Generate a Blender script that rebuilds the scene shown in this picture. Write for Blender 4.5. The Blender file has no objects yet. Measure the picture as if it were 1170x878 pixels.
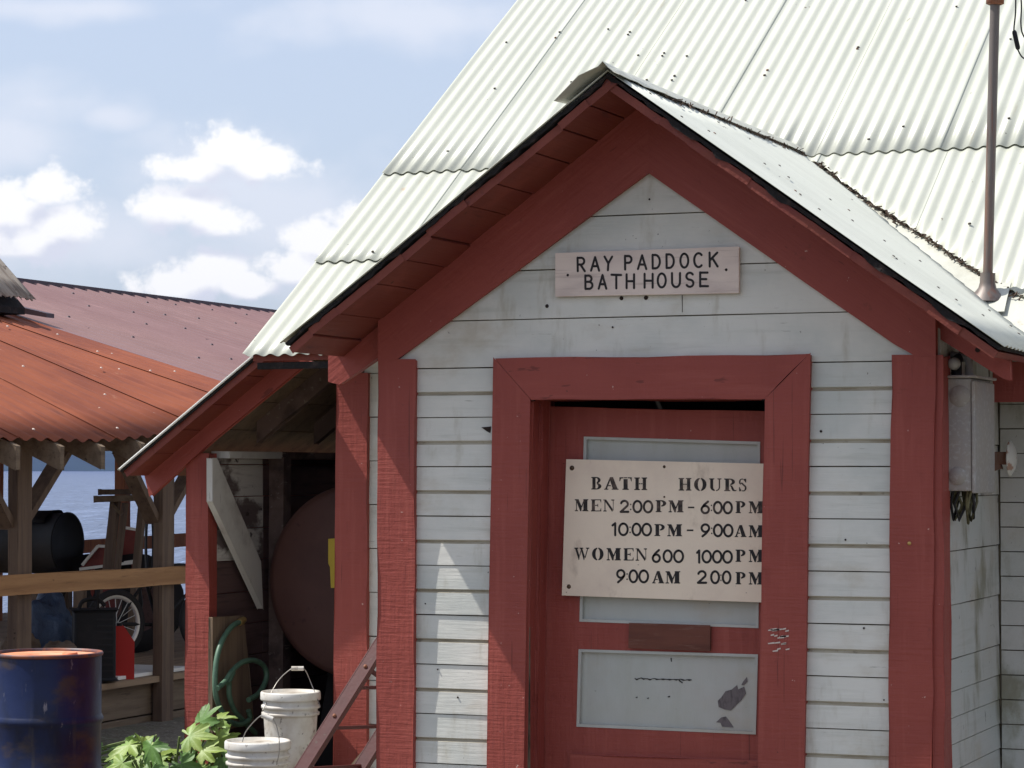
import bpy, bmesh, math, random
from mathutils import Vector, Matrix, noise
random.seed(11)
sc = bpy.context.scene
R = math.radians
# ------------------------------------------------------------------ camera
F = 3000.0                                   # focal length in pixels of the 1170 px wide photograph
TH, AL = math.atan((1790 - 585) / F), math.atan(98 / F)
FW = Vector((-math.sin(TH), math.cos(TH), 0)); RT = Vector((math.cos(TH), math.sin(TH), 0)); UP = Vector((0, 0, 1))
CF = FW * math.cos(AL) + UP * math.sin(AL); CU = UP * math.cos(AL) - FW * math.sin(AL)
CAM = -(FW * 10 + RT * (155 / 300)) + Vector((0, 0, 1.8))
cd = bpy.data.cameras.new('camera'); cam = bpy.data.objects.new('camera', cd); sc.collection.objects.link(cam)
cam.matrix_world = Matrix(((RT.x, CU.x, -CF.x, CAM.x), (RT.y, CU.y, -CF.y, CAM.y), (RT.z, CU.z, -CF.z, CAM.z), (0, 0, 0, 1)))
cd.sensor_width = 36; cd.lens = F / 1170 * 36; cd.clip_start = 0.1; cd.clip_end = 60000
sc.camera = cam
def ray(x, y): return CF + RT * ((x - 585) / F) + CU * ((439 - y) / F)
def PY(x, y, v): d = ray(x, y); return CAM + d * ((v - CAM.y) / d.y)
def PX(x, y, v): d = ray(x, y); return CAM + d * ((v - CAM.x) / d.x)
def PD(x, y, v): return CAM + ray(x, y) * v
def PL(x, y, n, p): d = ray(x, y); n = Vector(n); return CAM + d * (n.dot(Vector(p) - CAM) / n.dot(d))
# ------------------------------------------------------------------ light, sky, exposure
SUN = Vector((-4, -1.15, 6.3)).normalized()
EL = math.asin(SUN.z)
sd = bpy.data.lights.new('sun', 'SUN'); so = bpy.data.objects.new('sun', sd); sc.collection.objects.link(so)
sd.energy = 5.0; sd.angle = R(0.55); sd.color = (1, 0.965, 0.91)
so.rotation_euler = (-SUN).to_track_quat('-Z', 'Y').to_euler()
sc.view_settings.view_transform = 'Standard'; sc.view_settings.look = 'None'
sc.view_settings.exposure = 0.3; sc.view_settings.gamma = 1.0
W = bpy.data.worlds.new('World'); sc.world = W; W.use_nodes = True
def build_world():
    nt = W.node_tree; N = nt.nodes; L = nt.links; N.clear()
    def nd(t, **k):
        n = N.new(t)
        for a, b in k.items(): setattr(n, a, b)
        return n
    def mth(op, a, b=None, c=None, cl=False):
        n = nd('ShaderNodeMath', operation=op, use_clamp=cl)
        for i, v in enumerate((a, b, c)):
            if v is None: continue
            if isinstance(v, (int, float)): n.inputs[i].default_value = v
            else: L.new(v, n.inputs[i])
        return n.outputs[0]
    sky = nd('ShaderNodeTexSky', sky_type='NISHITA'); sky.sun_disc = False
    sky.sun_elevation = EL; sky.sun_rotation = math.atan2(SUN.x, SUN.y); sky.air_density = 1.0; sky.dust_density = 1.5; sky.ozone_density = 1.5
    tc = nd('ShaderNodeTexCoord'); D = tc.outputs['Generated']
    def dot(v):
        n = nd('ShaderNodeVectorMath', operation='DOT_PRODUCT'); L.new(D, n.inputs[0]); n.inputs[1].default_value = v
        return n.outputs['Value']
    df = mth('MAXIMUM', dot(FW), 0.02)
    u = mth('DIVIDE', dot(RT), df); v = mth('DIVIDE', dot(UP), df)
    cb = nd('ShaderNodeCombineXYZ'); L.new(u, cb.inputs[0]); L.new(v, cb.inputs[1]); UV = cb.outputs[0]
    def fbm(scale, detail, rough, src=UV, off=(0, 0, 0), sy=1.0):
        m = nd('ShaderNodeMapping'); L.new(src, m.inputs[0]); m.inputs['Location'].default_value = off; m.inputs['Scale'].default_value = (scale, scale * sy, scale)
        n = nd('ShaderNodeTexNoise'); L.new(m.outputs[0], n.inputs['Vector']); n.inputs['Scale'].default_value = 1
        n.inputs['Detail'].default_value = detail; n.inputs['Roughness'].default_value = rough
        return n.outputs['Fac']
    n1 = fbm(84, 9, 0.58)
    n2 = fbm(26, 4, 0.5, off=(3.1, 1.7, 0), sy=1.5)
    def field(blobs, dv=0.0):
        out = None
        for (x, y, rx, ry) in blobs:
            s = nd('ShaderNodeVectorMath', operation='SUBTRACT'); L.new(UV, s.inputs[0]); s.inputs[1].default_value = ((x - 585) / F, (537 - y) / F + dv, 0)
            m = nd('ShaderNodeVectorMath', operation='MULTIPLY'); L.new(s.outputs[0], m.inputs[0]); m.inputs[1].default_value = (F / rx, F / ry, 0)
            ln = nd('ShaderNodeVectorMath', operation='LENGTH'); L.new(m.outputs[0], ln.inputs[0])
            o = mth('SUBTRACT', 1.0, ln.outputs['Value'])
            out = o if out is None else mth('MAXIMUM', out, o)
        return out
    cum = [(258, 172, 52, 36), (295, 188, 66, 26), (222, 192, 64, 22), (208, 236, 66, 36), (244, 252, 56, 24), (48, 216, 56, 32), (12, 240, 66, 46), (66, 256, 62, 34), (20, 274, 90, 32),
           (236, 306, 52, 28), (212, 324, 84, 28), (276, 326, 56, 18), (404, 250, 42, 26), (372, 276, 66, 32), (345, 306, 60, 30),
           (-140, 190, 120, 60), (-260, 300, 160, 80), (1400, 300, 200, 90), (1700, 100, 200, 120), (-500, -100, 260, 120), (700, 320, 150, 60)]
    soft = [(45, 118, 115, 44), (120, 132, 60, 22), (15, 160, 110, 60), (90, 275, 220, 70), (340, 250, 200, 110), (250, 215, 160, 90), (480, 20, 260, 50), (80, 8, 200, 22)]
    fc = field(cum)
    mc = nd('ShaderNodeMapRange', interpolation_type='SMOOTHSTEP'); L.new(mth('ADD', fc, mth('MULTIPLY', mth('SUBTRACT', n1, 0.5), 1.9)), mc.inputs[0])
    mc.inputs['From Min'].default_value = -0.04; mc.inputs['From Max'].default_value = 0.5
    fs = field(soft)
    ms = nd('ShaderNodeMapRange', interpolation_type='SMOOTHSTEP'); L.new(mth('ADD', fs, mth('MULTIPLY', mth('SUBTRACT', n2, 0.5), 1.7)), ms.inputs[0])
    ms.inputs['From Min'].default_value = -0.1; ms.inputs['From Max'].default_value = 1.0; ms.inputs['To Max'].default_value = 0.55
    # generic broken cloud away from the part of the sky behind the house
    g = fbm(2.6, 6, 0.55, src=D, sy=1.0)
    mg = nd('ShaderNodeMapRange', interpolation_type='SMOOTHSTEP'); L.new(g, mg.inputs[0]); mg.inputs['From Min'].default_value = 0.5; mg.inputs['From Max'].default_value = 0.66; mg.inputs['To Max'].default_value = 0.5
    away = nd('ShaderNodeMapRange', interpolation_type='SMOOTHSTEP'); L.new(dot(FW), away.inputs[0]); away.inputs['From Min'].default_value = 0.93; away.inputs['From Max'].default_value = 0.8
    mgen = mth('MULTIPLY', mg.outputs[0], away.outputs[0])
    def mix(f, a, b):
        m = nd('ShaderNodeMix', data_type='RGBA'); L.new(f, m.inputs[0])
        for s, x in ((m.inputs[6], a), (m.inputs[7], b)):
            if isinstance(x, tuple): s.default_value = x
            else: L.new(x, s)
        return m.outputs[2]
    K = 7.9
    base = mix(mth('ADD', 0.55, 0.0), sky.outputs[0], (0.75 * K, 0.83 * K, 1.01 * K, 1))      # thin bright veil of high cloud over the whole sky
    fl = field(cum, dv=-0.010)
    core = nd('ShaderNodeMapRange', interpolation_type='SMOOTHSTEP'); L.new(mth('ADD', mth('SUBTRACT', fl, fc), mth('MULTIPLY', mth('SUBTRACT', n1, 0.5), 0.9)), core.inputs[0])
    core.inputs['From Min'].default_value = -0.18; core.inputs['From Max'].default_value = 0.42
    ccol = mix(core.outputs[0], (1.06 * K, 1.06 * K, 1.07 * K, 1), (0.76 * K, 0.79 * K, 0.90 * K, 1))
    c = mix(ms.outputs[0], base, (0.90 * K, 0.92 * K, 1.0 * K, 1))
    c = mix(mgen, c, (0.86 * K, 0.87 * K, 0.92 * K, 1))
    c = mix(mc.outputs[0], c, ccol)
    bg = nd('ShaderNodeBackground'); L.new(c, bg.inputs[0]); bg.inputs[1].default_value = 0.110
    L.new(bg.outputs[0], nd('ShaderNodeOutputWorld').inputs[0])
build_world()

# ------------------------------------------------------------------ materials
def S(r, g, b):
    def f(c):
        c /= 255.0
        return c / 12.92 if c <= 0.04045 else ((c + 0.055) / 1.055) ** 2.4
    return (f(r), f(g), f(b), 1)
def mat(name, base, rough=0.6, layers=(), bumps=(), metal=0.0, spec=0.35, rot=(0, 0, 0), trans=0.0, loc=(0, 0, 0), edge=None):
    """layers: (scale xyz, detail, lo, hi, colour, amount[, kind]);  bumps: (scale xyz, detail, strength, distance[, kind])"""
    m = bpy.data.materials.new(name); m.use_nodes = True; nt = m.node_tree; N = nt.nodes; L = nt.links
    b = N['Principled BSDF']; b.inputs['Roughness'].default_value = rough; b.inputs['Metallic'].default_value = metal
    b.inputs['Specular IOR Level'].default_value = spec
    tc = N.new('ShaderNodeTexCoord'); r0 = N.new('ShaderNodeMapping'); L.new(tc.outputs['Object'], r0.inputs[0]); r0.inputs['Rotation'].default_value = rot; r0.inputs['Location'].default_value = loc
    def tex(scale, detail, kind='noise', seed=0.0):
        mp = N.new('ShaderNodeMapping'); L.new(r0.outputs[0], mp.inputs[0]); mp.inputs['Scale'].default_value = scale; mp.inputs['Location'].default_value = (seed * 3.7, seed * 1.3, seed * 2.1)
        if kind == 'vor':
            t = N.new('ShaderNodeTexVoronoi'); L.new(mp.outputs[0], t.inputs['Vector']); t.inputs['Scale'].default_value = 1; return t.outputs['Distance']
        if kind == 'wave':
            t = N.new('ShaderNodeTexWave'); L.new(mp.outputs[0], t.inputs['Vector']); t.inputs['Scale'].default_value = 1; t.inputs['Distortion'].default_value = 3; t.inputs['Detail'].default_value = detail; return t.outputs['Fac']
        t = N.new('ShaderNodeTexNoise'); L.new(mp.outputs[0], t.inputs['Vector']); t.inputs['Scale'].default_value = 1; t.inputs['Detail'].default_value = detail; t.inputs['Roughness'].default_value = 0.6
        return t.outputs['Fac']
    col = None
    for i, ly in enumerate(layers):
        sc_, de, lo, hi, c, amt = ly[:6]; kind = ly[6] if len(ly) > 6 else 'noise'
        mr = N.new('ShaderNodeMapRange'); mr.interpolation_type = 'SMOOTHSTEP'; L.new(tex(sc_, de, kind, i + 1.0), mr.inputs[0])
        mr.inputs['From Min'].default_value = lo; mr.inputs['From Max'].default_value = hi; mr.inputs['To Max'].default_value = amt
        mx = N.new('ShaderNodeMix'); mx.data_type = 'RGBA'; L.new(mr.outputs[0], mx.inputs[0]); mx.inputs[7].default_value = c
        if col is None: mx.inputs[6].default_value = base
        else: L.new(col, mx.inputs[6])
        col = mx.outputs[2]
    if edge and col is not None:          # paint worn off along the arrises
        ge = N.new('ShaderNodeNewGeometry'); m1 = N.new('ShaderNodeMapRange'); L.new(ge.outputs['Pointiness'], m1.inputs[0]); m1.inputs['From Min'].default_value = 0.515; m1.inputs['From Max'].default_value = 0.56
        m2 = N.new('ShaderNodeMapRange'); L.new(tex((9, 9, 9), 6, 'noise', 21.0), m2.inputs[0]); m2.inputs['From Min'].default_value = 0.50; m2.inputs['From Max'].default_value = 0.58
        mu = N.new('ShaderNodeMath'); mu.operation = 'MULTIPLY'; L.new(m1.outputs[0], mu.inputs[0]); L.new(m2.outputs[0], mu.inputs[1])
        mx = N.new('ShaderNodeMix'); mx.data_type = 'RGBA'; L.new(mu.outputs[0], mx.inputs[0]); L.new(col, mx.inputs[6]); mx.inputs[7].default_value = edge; col = mx.outputs[2]
    if col is None: b.inputs['Base Color'].default_value = base
    else: L.new(col, b.inputs['Base Color'])
    prev = None
    for i, bp in enumerate(bumps):
        sc_, de, st, di = bp[:4]; kind = bp[4] if len(bp) > 4 else 'noise'
        bn = N.new('ShaderNodeBump'); bn.inputs['Strength'].default_value = st; bn.inputs['Distance'].default_value = di
        L.new(tex(sc_, de, kind, i + 9.0), bn.inputs['Height'])
        if prev: L.new(prev, bn.inputs['Normal'])
        prev = bn.outputs[0]
    if prev: L.new(prev, b.inputs['Normal'])
    if trans: b.inputs['Transmission Weight'].default_value = trans
    return m
RED = S(149, 70, 60); RED2 = S(137, 62, 53); RED3 = S(166, 88, 76)
def red_paint(name, sx, sy, sz, rot=(0, 0, 0), rough_saw=None):
    bumps = [((sx, sy, sz), 5, 0.5, 0.005), ((34, 34, 26), 4, 0.4, 0.005)]
    if rough_saw: bumps.append((rough_saw, 3, 0.6, 0.004))
    return mat(name, RED, 0.55, [((2.2, 2.2, 2.2), 5, 0.35, 0.7, RED2, 0.75), ((sx * .5, sy * .5, sz * .5), 4, 0.5, 0.75, RED3, 0.4), ((7, 7, 7), 6, 0.6, 0.78, S(122, 52, 44), 0.5), ((sx * 1.4, sy * 1.4, sz * .45), 3, 0.66, 0.70, S(92, 40, 34), 0.6), ((15, 15, 15), 6, 0.66, 0.72, S(128, 62, 52), 0.6),
                                 ((38, 38, 38), 3, 0.735, 0.75, S(196, 160, 150), 0.8), ((30, 30, 30), 3, 0.75, 0.765, S(70, 40, 36), 0.8)], bumps, rot=rot, spec=0.35)
M = {}
M['red_v'] = red_paint('red paint upright', 60, 60, 4, rough_saw=(6, 6, 80))
M['red_h'] = red_paint('red paint level', 4, 60, 60, rough_saw=(95, 3, 3))
M['red_l'] = red_paint('red paint rising', 4, 60, 60, rot=(0, R(36), 0))
M['red_r'] = red_paint('red paint falling', 4, 60, 60, rot=(0, R(-36), 0))
M['red_y'] = red_paint('red paint inward', 60, 4, 60)
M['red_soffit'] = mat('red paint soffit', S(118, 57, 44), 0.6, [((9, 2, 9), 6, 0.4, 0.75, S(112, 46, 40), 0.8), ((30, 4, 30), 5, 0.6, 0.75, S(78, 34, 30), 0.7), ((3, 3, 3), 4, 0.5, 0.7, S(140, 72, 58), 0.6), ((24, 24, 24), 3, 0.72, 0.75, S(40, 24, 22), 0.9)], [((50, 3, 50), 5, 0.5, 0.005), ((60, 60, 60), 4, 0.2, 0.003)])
def white_paint(name, sx, sy, sz, extra=(), rot=(0, 0, 0), base=S(218, 215, 206)):
    return mat(name, base, 0.5, [((1.7, 1.7, 2.4), 5, 0.35, 0.72, S(184, 188, 182), 0.8), ((sx * .35, sy * .35, sz * .35), 5, 0.5, 0.8, S(170, 170, 158), 0.55), ((11, 11, 3), 6, 0.56, 0.78, S(158, 148, 124), 0.6), ((3, 3, 5), 6, 0.52, 0.75, S(176, 162, 138), 0.5),
        ((45, 45, 45), 3, 0.735, 0.755, S(96, 88, 78), 0.8), ((sx * 1.3, sy * 1.3, sz * 1.3), 4, 0.69, 0.74, S(120, 112, 100), 0.55)] + list(extra),
        [((sx, sy, sz), 5, 0.4, 0.004), ((70, 70, 70), 3, 0.16, 0.002), ((5, 5, 5), 3, 0.25, 0.01)], rot=rot)
M['white_x'] = white_paint('pale paint siding', 5, 70, 70)
M['white_y'] = white_paint('pale paint siding side', 70, 5, 70, [((4, 5, 2.2), 6, 0.50, 0.68, S(118, 112, 84), 0.75), ((20, 22, 14), 5, 0.66, 0.72, S(60, 58, 48), 0.7)], base=S(192, 189, 182))
M['white_panel'] = white_paint('pale paint door panel', 40, 40, 8, [((3, 3, 2), 5, 0.4, 0.7, S(172, 172, 162), 0.6)], base=S(184, 181, 175))
M['groove'] = mat('dark joint', S(122, 112, 94), 0.9, [((6, 6, 6), 4, 0.45, 0.65, S(58, 52, 42), 0.9)])
M['cove_tone'] = mat('brown cove', S(172, 164, 146), 0.7, [((5, 20, 20), 5, 0.4, 0.7, S(140, 128, 106), 0.9), ((12, 12, 12), 4, 0.6, 0.7, S(104, 94, 76), 0.7)], [((30, 30, 30), 4, 0.3, 0.003)])  # browner tone on the recessed step of each board
M['dark'] = mat('unlit interior', S(40, 36, 34), 0.9)
M['felt'] = mat('tar paper', S(30, 27, 27), 0.9, [((20, 20, 20), 4, 0.5, 0.7, S(62, 50, 46), 0.8)], [((40, 40, 40), 4, 0.6, 0.01)])
M['roof'] = mat('cream roof metal', S(186, 187, 174), 0.42, [((1.3, 1.3, 1.3), 5, 0.38, 0.7, S(178, 180, 166), 0.8), ((26, 3, 3), 5, 0.62, 0.8, S(174, 173, 158), 0.55),
    ((14, 9, 9), 4, 0.725, 0.74, S(96, 78, 62), 0.9), ((5, 3, 3), 6, 0.68, 0.735, S(168, 130, 92), 0.6), ((22, 1.2, 1.2), 5, 0.64, 0.72, S(160, 150, 126), 0.5), ((30, 30, 30), 2, 0.77, 0.78, S(70, 60, 50), 0.9)], [((6, 3, 3), 4, 0.18, 0.01)], spec=0.4)
M['roof_side'] = mat('cream roof metal porch', S(208, 209, 196), 0.42, [((1.3, 4, 1.3), 5, 0.38, 0.7, S(196, 197, 184), 0.8), ((3, 26, 3), 5, 0.6, 0.8, S(190, 192, 178), 0.5), ((16, 9, 9), 4, 0.715, 0.73, S(80, 70, 60), 0.9)], [((3, 6, 3), 4, 0.2, 0.01)], spec=0.4)
M['flash'] = mat('valley flashing', S(190, 190, 178), 0.45, [((4, 4, 4), 5, 0.45, 0.7, S(170, 168, 154), 0.8), ((10, 10, 10), 5, 0.64, 0.72, S(150, 116, 84), 0.8)], [((5, 5, 5), 4, 0.5, 0.02)])
M['nail'] = mat('roof nail', S(66, 57, 50), 0.7, [((4, 4, 4), 3, 0.58, 0.66, S(120, 84, 60), 0.8)])
M['debris'] = mat('leaf litter', S(74, 60, 50), 0.95, [((30, 30, 30), 3, 0.5, 0.7, S(128, 106, 90), 0.9)])
def wood(name, a, b, c, sx, sy, sz, rough=0.75, rot=(0, 0, 0)):
    return mat(name, a, rough, [((sx * .3, sy * .3, sz * .3), 6, 0.35, 0.7, b, 0.85), ((sx, sy, sz), 5, 0.55, 0.75, c, 0.8), ((3, 3, 3), 4, 0.5, 0.75, b, 0.5), ((16, 16, 16), 3, 0.72, 0.75, S(48, 38, 30), 0.8)],
               [((sx * 1.3, sy * 1.3, sz * 1.3), 5, 0.5, 0.004)], rot=rot, spec=0.2)
M['grey_v'] = wood('weathered post wood', S(112, 94, 78), S(86, 70, 60), S(62, 50, 44), 55, 55, 3)
M['grey_y'] = wood('weathered beam wood', S(124, 108, 90), S(96, 82, 68), S(66, 56, 48), 55, 3, 55)
M['tan_y'] = wood('fresh rail wood', S(168, 128, 88), S(142, 104, 70), S(112, 82, 56), 55, 3, 55)
M['orange_v'] = wood('sunlit post wood', S(170, 108, 72), S(140, 84, 58), S(110, 66, 46), 55, 55, 3)  # orange tone carries the sunlight on the far posts and rail
M['plank'] = wood('deck plank wood', S(150, 128, 104), S(118, 98, 80), S(80, 66, 54), 55, 3, 55)
M['ply'] = wood('grey plywood', S(136, 116, 96), S(104, 86, 72), S(70, 58, 48), 40, 40, 3)
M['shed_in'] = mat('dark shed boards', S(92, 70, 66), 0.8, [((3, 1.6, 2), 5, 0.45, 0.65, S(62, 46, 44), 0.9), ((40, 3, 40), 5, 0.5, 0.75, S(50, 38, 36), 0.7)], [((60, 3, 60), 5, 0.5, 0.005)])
M['shed_lit'] = mat('worn shed boards with daylight in tone', S(200, 194, 186), 0.8, [((3, 2.4, 4), 6, 0.5, 0.58, S(82, 62, 60), 0.9), ((40, 3, 40), 5, 0.5, 0.75, S(120, 110, 104), 0.7), ((12, 9, 12), 5, 0.62, 0.68, S(60, 46, 44), 0.9)], [((60, 3, 60), 5, 0.5, 0.005)])
M['pale_board'] = mat('worn white board', S(196, 192, 184), 0.7, [((4, 4, 4), 6, 0.5, 0.7, S(160, 152, 144), 0.8), ((40, 40, 5), 5, 0.64, 0.74, S(96, 82, 76), 0.7)], [((60, 60, 6), 5, 0.4, 0.004)])
M['rafter'] = mat('dark worn rafter', S(112, 92, 84), 0.8, [((4, 4, 4), 6, 0.45, 0.65, S(60, 46, 42), 0.9), ((40, 6, 40), 4, 0.6, 0.7, S(150, 138, 128), 0.6)], [((50, 50, 50), 4, 0.4, 0.004)])
M['tank'] = mat('brown red tank paint', S(88, 58, 50), 0.6, [((3, 3, 3), 6, 0.4, 0.7, S(76, 48, 42), 0.8), ((20, 20, 20), 5, 0.62, 0.72, S(66, 40, 38), 0.7)], [((18, 18, 18), 5, 0.25, 0.005)])
M['yellow'] = mat('yellow sticker', S(210, 178, 62), 0.6, [((8, 8, 8), 5, 0.5, 0.7, S(176, 144, 60), 0.8)])
M['sign_pink'] = mat('pinkish sign paint', S(230, 212, 200), 0.6, [((2, 8, 6), 5, 0.4, 0.7, S(198, 180, 172), 0.8), ((3, 60, 60), 4, 0.56, 0.72, S(182, 162, 152), 0.5), ((30, 30, 30), 3, 0.73, 0.75, S(120, 100, 92), 0.8)], [((4, 60, 60), 5, 0.4, 0.003)])
M['sign_cream'] = mat('cream sign paint', S(238, 219, 196), 0.6, [((2.6, 4, 2.6), 5, 0.42, 0.72, S(218, 197, 178), 0.8), ((9, 9, 5), 6, 0.6, 0.75, S(180, 158, 138), 0.55), ((40, 40, 40), 3, 0.74, 0.76, S(120, 96, 80), 0.8)], [((30, 30, 30), 5, 0.25, 0.002)])
M['ink'] = mat('black sign paint', S(36, 32, 32), 0.6, [((18, 18, 18), 5, 0.55, 0.75, S(74, 64, 60), 0.8)])
M['ink_worn'] = mat('worn black stencil paint', S(44, 38, 36), 0.65, [((26, 26, 26), 5, 0.44, 0.7, S(112, 94, 84), 0.85)])
M['screw'] = mat('rusty screw head', S(96, 78, 60), 0.5, [((90, 90, 90), 3, 0.5, 0.65, S(60, 46, 38), 0.9)], metal=0.5)
M['hole'] = mat('dark knot', S(46, 36, 32), 0.9)
M['peel'] = mat('bare peeled wood', S(112, 104, 104), 0.8, [((60, 60, 20), 4, 0.45, 0.65, S(84, 76, 78), 0.9)])
M['oldblock'] = wood('worn brown block', S(112, 70, 58), S(90, 56, 48), S(132, 100, 88), 8, 60, 60)
M['chip'] = mat('bare scratch', S(206, 190, 178), 0.8)
M['galv'] = mat('grey painted steel', S(158, 150, 140), 0.5, [((5, 5, 5), 5, 0.4, 0.7, S(150, 148, 146), 0.8), ((60, 60, 60), 3, 0.5, 0.7, S(186, 184, 180), 0.5), ((14, 14, 9), 5, 0.66, 0.74, S(140, 104, 78), 0.6)], [((60, 60, 60), 3, 0.3, 0.002)])
M['rusty'] = mat('rusted iron', S(130, 82, 60), 0.7, [((20, 20, 6), 5, 0.4, 0.7, S(150, 128, 116), 0.7), ((9, 9, 3), 5, 0.55, 0.7, S(88, 54, 42), 0.8)], [((60, 60, 60), 4, 0.3, 0.002)], metal=0.25)
M['pipe'] = mat('weathered pipe', S(112, 104, 99), 0.5, [((30, 30, 2), 5, 0.52, 0.7, S(126, 90, 74), 0.8), ((40, 40, 4), 4, 0.55, 0.72, S(84, 66, 62), 0.8)], [((60, 60, 20), 4, 0.25, 0.002)], metal=0.35)
M['cable'] = mat('black cable', S(34, 33, 34), 0.5)
M['cable_tan'] = mat('mossy cable', S(112, 108, 78), 0.7, [((40, 40, 40), 3, 0.4, 0.7, S(70, 64, 46), 0.9)])
M['porcelain'] = mat('white enamel', S(204, 200, 190), 0.35, [((20, 20, 20), 4, 0.56, 0.66, S(150, 100, 70), 0.8)])
M['glass'] = mat('grey glass', S(170, 172, 168), 0.15)
M['bucket'] = mat('dirty white plastic', S(212, 210, 204), 0.42, [((5, 5, 5), 6, 0.42, 0.72, S(176, 166, 152), 0.9), ((16, 16, 9), 6, 0.54, 0.72, S(128, 114, 98), 0.7), ((40, 40, 30), 4, 0.62, 0.70, S(84, 74, 66), 0.8)], [((30, 30, 30), 3, 0.12, 0.003)])
M['wire'] = mat('galvanised wire', S(150, 146, 140), 0.4, metal=0.7)
M['drum_blue'] = mat('scuffed blue drum paint', S(16, 31, 70), 0.42, [((5, 5, 3), 6, 0.42, 0.66, S(14, 22, 46), 0.9), ((16, 16, 2), 6, 0.57, 0.72, S(58, 56, 64), 0.75), ((3, 3, 5), 6, 0.54, 0.70, S(66, 54, 44), 0.8), ((34, 34, 8), 5, 0.66, 0.74, S(150, 146, 150), 0.55), ((9, 9, 6), 6, 0.68, 0.76, S(70, 46, 36), 0.4)], [((20, 20, 20), 4, 0.2, 0.006), ((4, 4, 4), 2, 0.3, 0.02)], spec=0.3)
M['drum_rim'] = mat('rusty drum rim', S(74, 62, 70), 0.5, [((12, 12, 4), 6, 0.4, 0.62, S(132, 74, 48), 0.9)])
M['drum_lid'] = mat('rusted drum lid', S(204, 126, 88), 0.75, [((6, 6, 6), 6, 0.4, 0.7, S(222, 168, 136), 0.8), ((14, 14, 14), 5, 0.58, 0.72, S(142, 72, 46), 0.8)], [((40, 40, 40), 4, 0.3, 0.004)])
M['rust_roof'] = mat('rusted roof metal', S(134, 70, 42), 0.68, [((1.6, 1.6, 1.6), 6, 0.36, 0.68, S(112, 54, 34), 0.9), ((1.2, 9, 1.2), 5, 0.46, 0.72, S(148, 78, 46), 0.7), ((2, 22, 2), 5, 0.58, 0.75, S(92, 46, 34), 0.8), ((10, 8, 8), 4, 0.735, 0.75, S(214, 192, 170), 0.85), ((5, 5, 5), 5, 0.66, 0.74, S(160, 112, 88), 0.6)], [((4, 20, 4), 4, 0.2, 0.008)])
M['mauve'] = mat('mauve roof metal', S(126, 96, 94), 0.5, [((1.2, 1.2, 1.2), 5, 0.4, 0.7, S(116, 86, 84), 0.8), ((2, 14, 2), 4, 0.55, 0.75, S(150, 116, 114), 0.5), ((9, 5, 9), 3, 0.745, 0.76, S(72, 46, 46), 0.85)], [((3, 12, 3), 3, 0.1, 0.005)])
M['mauve_dark'] = mat('dark ridge metal', S(72, 56, 62), 0.5)
M['shake'] = mat('weathered grey roof', S(158, 148, 136), 0.85, [((3, 24, 3), 5, 0.42, 0.66, S(116, 104, 94), 0.9), ((14, 14, 14), 5, 0.6, 0.72, S(78, 64, 56), 0.8)], [((8, 40, 8), 4, 0.5, 0.01)])
M['black'] = mat('black paint', S(18, 18, 20), 0.65, [((6, 6, 6), 5, 0.5, 0.7, S(32, 29, 29), 0.8)], [((20, 20, 20), 4, 0.2, 0.004)])
M['rubber'] = mat('tyre rubber', S(38, 36, 36), 0.8)
M['alu'] = mat('bright alloy', S(206, 206, 204), 0.35, metal=0.3)
M['white'] = mat('white trim and sunlit tone', S(228, 226, 220), 0.5)
M['redplastic'] = mat('red plastic', S(176, 40, 34), 0.4)
M['cartred'] = mat('dark red paint', S(126, 56, 48), 0.5, [((4, 4, 4), 5, 0.45, 0.7, S(96, 42, 38), 0.8)])
M['dollyred'] = mat('chipped dark red iron', S(74, 28, 26), 0.5, [((8, 8, 8), 6, 0.45, 0.7, S(66, 26, 25), 0.8), ((30, 30, 30), 4, 0.64, 0.7, S(76, 56, 48), 0.9)], [((40, 40, 40), 4, 0.25, 0.003)])
M['tarp'] = mat('blue grey tarpaulin', S(66, 82, 104), 0.5, [((4, 4, 4), 5, 0.4, 0.7, S(48, 58, 78), 0.8)], [((7, 7, 7), 5, 0.8, 0.05)])
M['sack'] = mat('brown sacking', S(104, 88, 74), 0.9, [((8, 8, 8), 5, 0.4, 0.7, S(78, 64, 54), 0.8)], [((9, 9, 9), 5, 0.7, 0.04)])
M['hose'] = mat('green hose', S(84, 112, 92), 0.45, [((12, 12, 12), 4, 0.5, 0.7, S(60, 84, 70), 0.8)])
M['brass'] = mat('brass coupling', S(196, 164, 104), 0.35, metal=0.7)
M['leaf'] = mat('pale lobed leaf', S(124, 142, 66), 0.5, [((6, 6, 6), 4, 0.4, 0.7, S(98, 132, 54), 0.9), ((22, 22, 22), 4, 0.6, 0.75, S(160, 172, 98), 0.6)], [((25, 25, 25), 4, 0.4, 0.006)])  # paler leaf tone, mixed at random with the darker one
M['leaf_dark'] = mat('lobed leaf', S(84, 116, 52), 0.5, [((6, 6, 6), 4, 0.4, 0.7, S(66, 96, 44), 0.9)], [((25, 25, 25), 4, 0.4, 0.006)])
M['stem'] = mat('plant stem', S(96, 112, 60), 0.6)
M['ground'] = mat('gravel yard', S(112, 104, 92), 0.95, [((0.8, 0.8, 0.8), 6, 0.4, 0.65, S(84, 88, 62), 0.8), ((9, 9, 9), 5, 0.4, 0.7, S(86, 79, 70), 0.8), ((40, 40, 40), 3, 0.5, 0.7, S(160, 152, 140), 0.6)], [((30, 30, 30), 5, 0.8, 0.03)])
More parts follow.
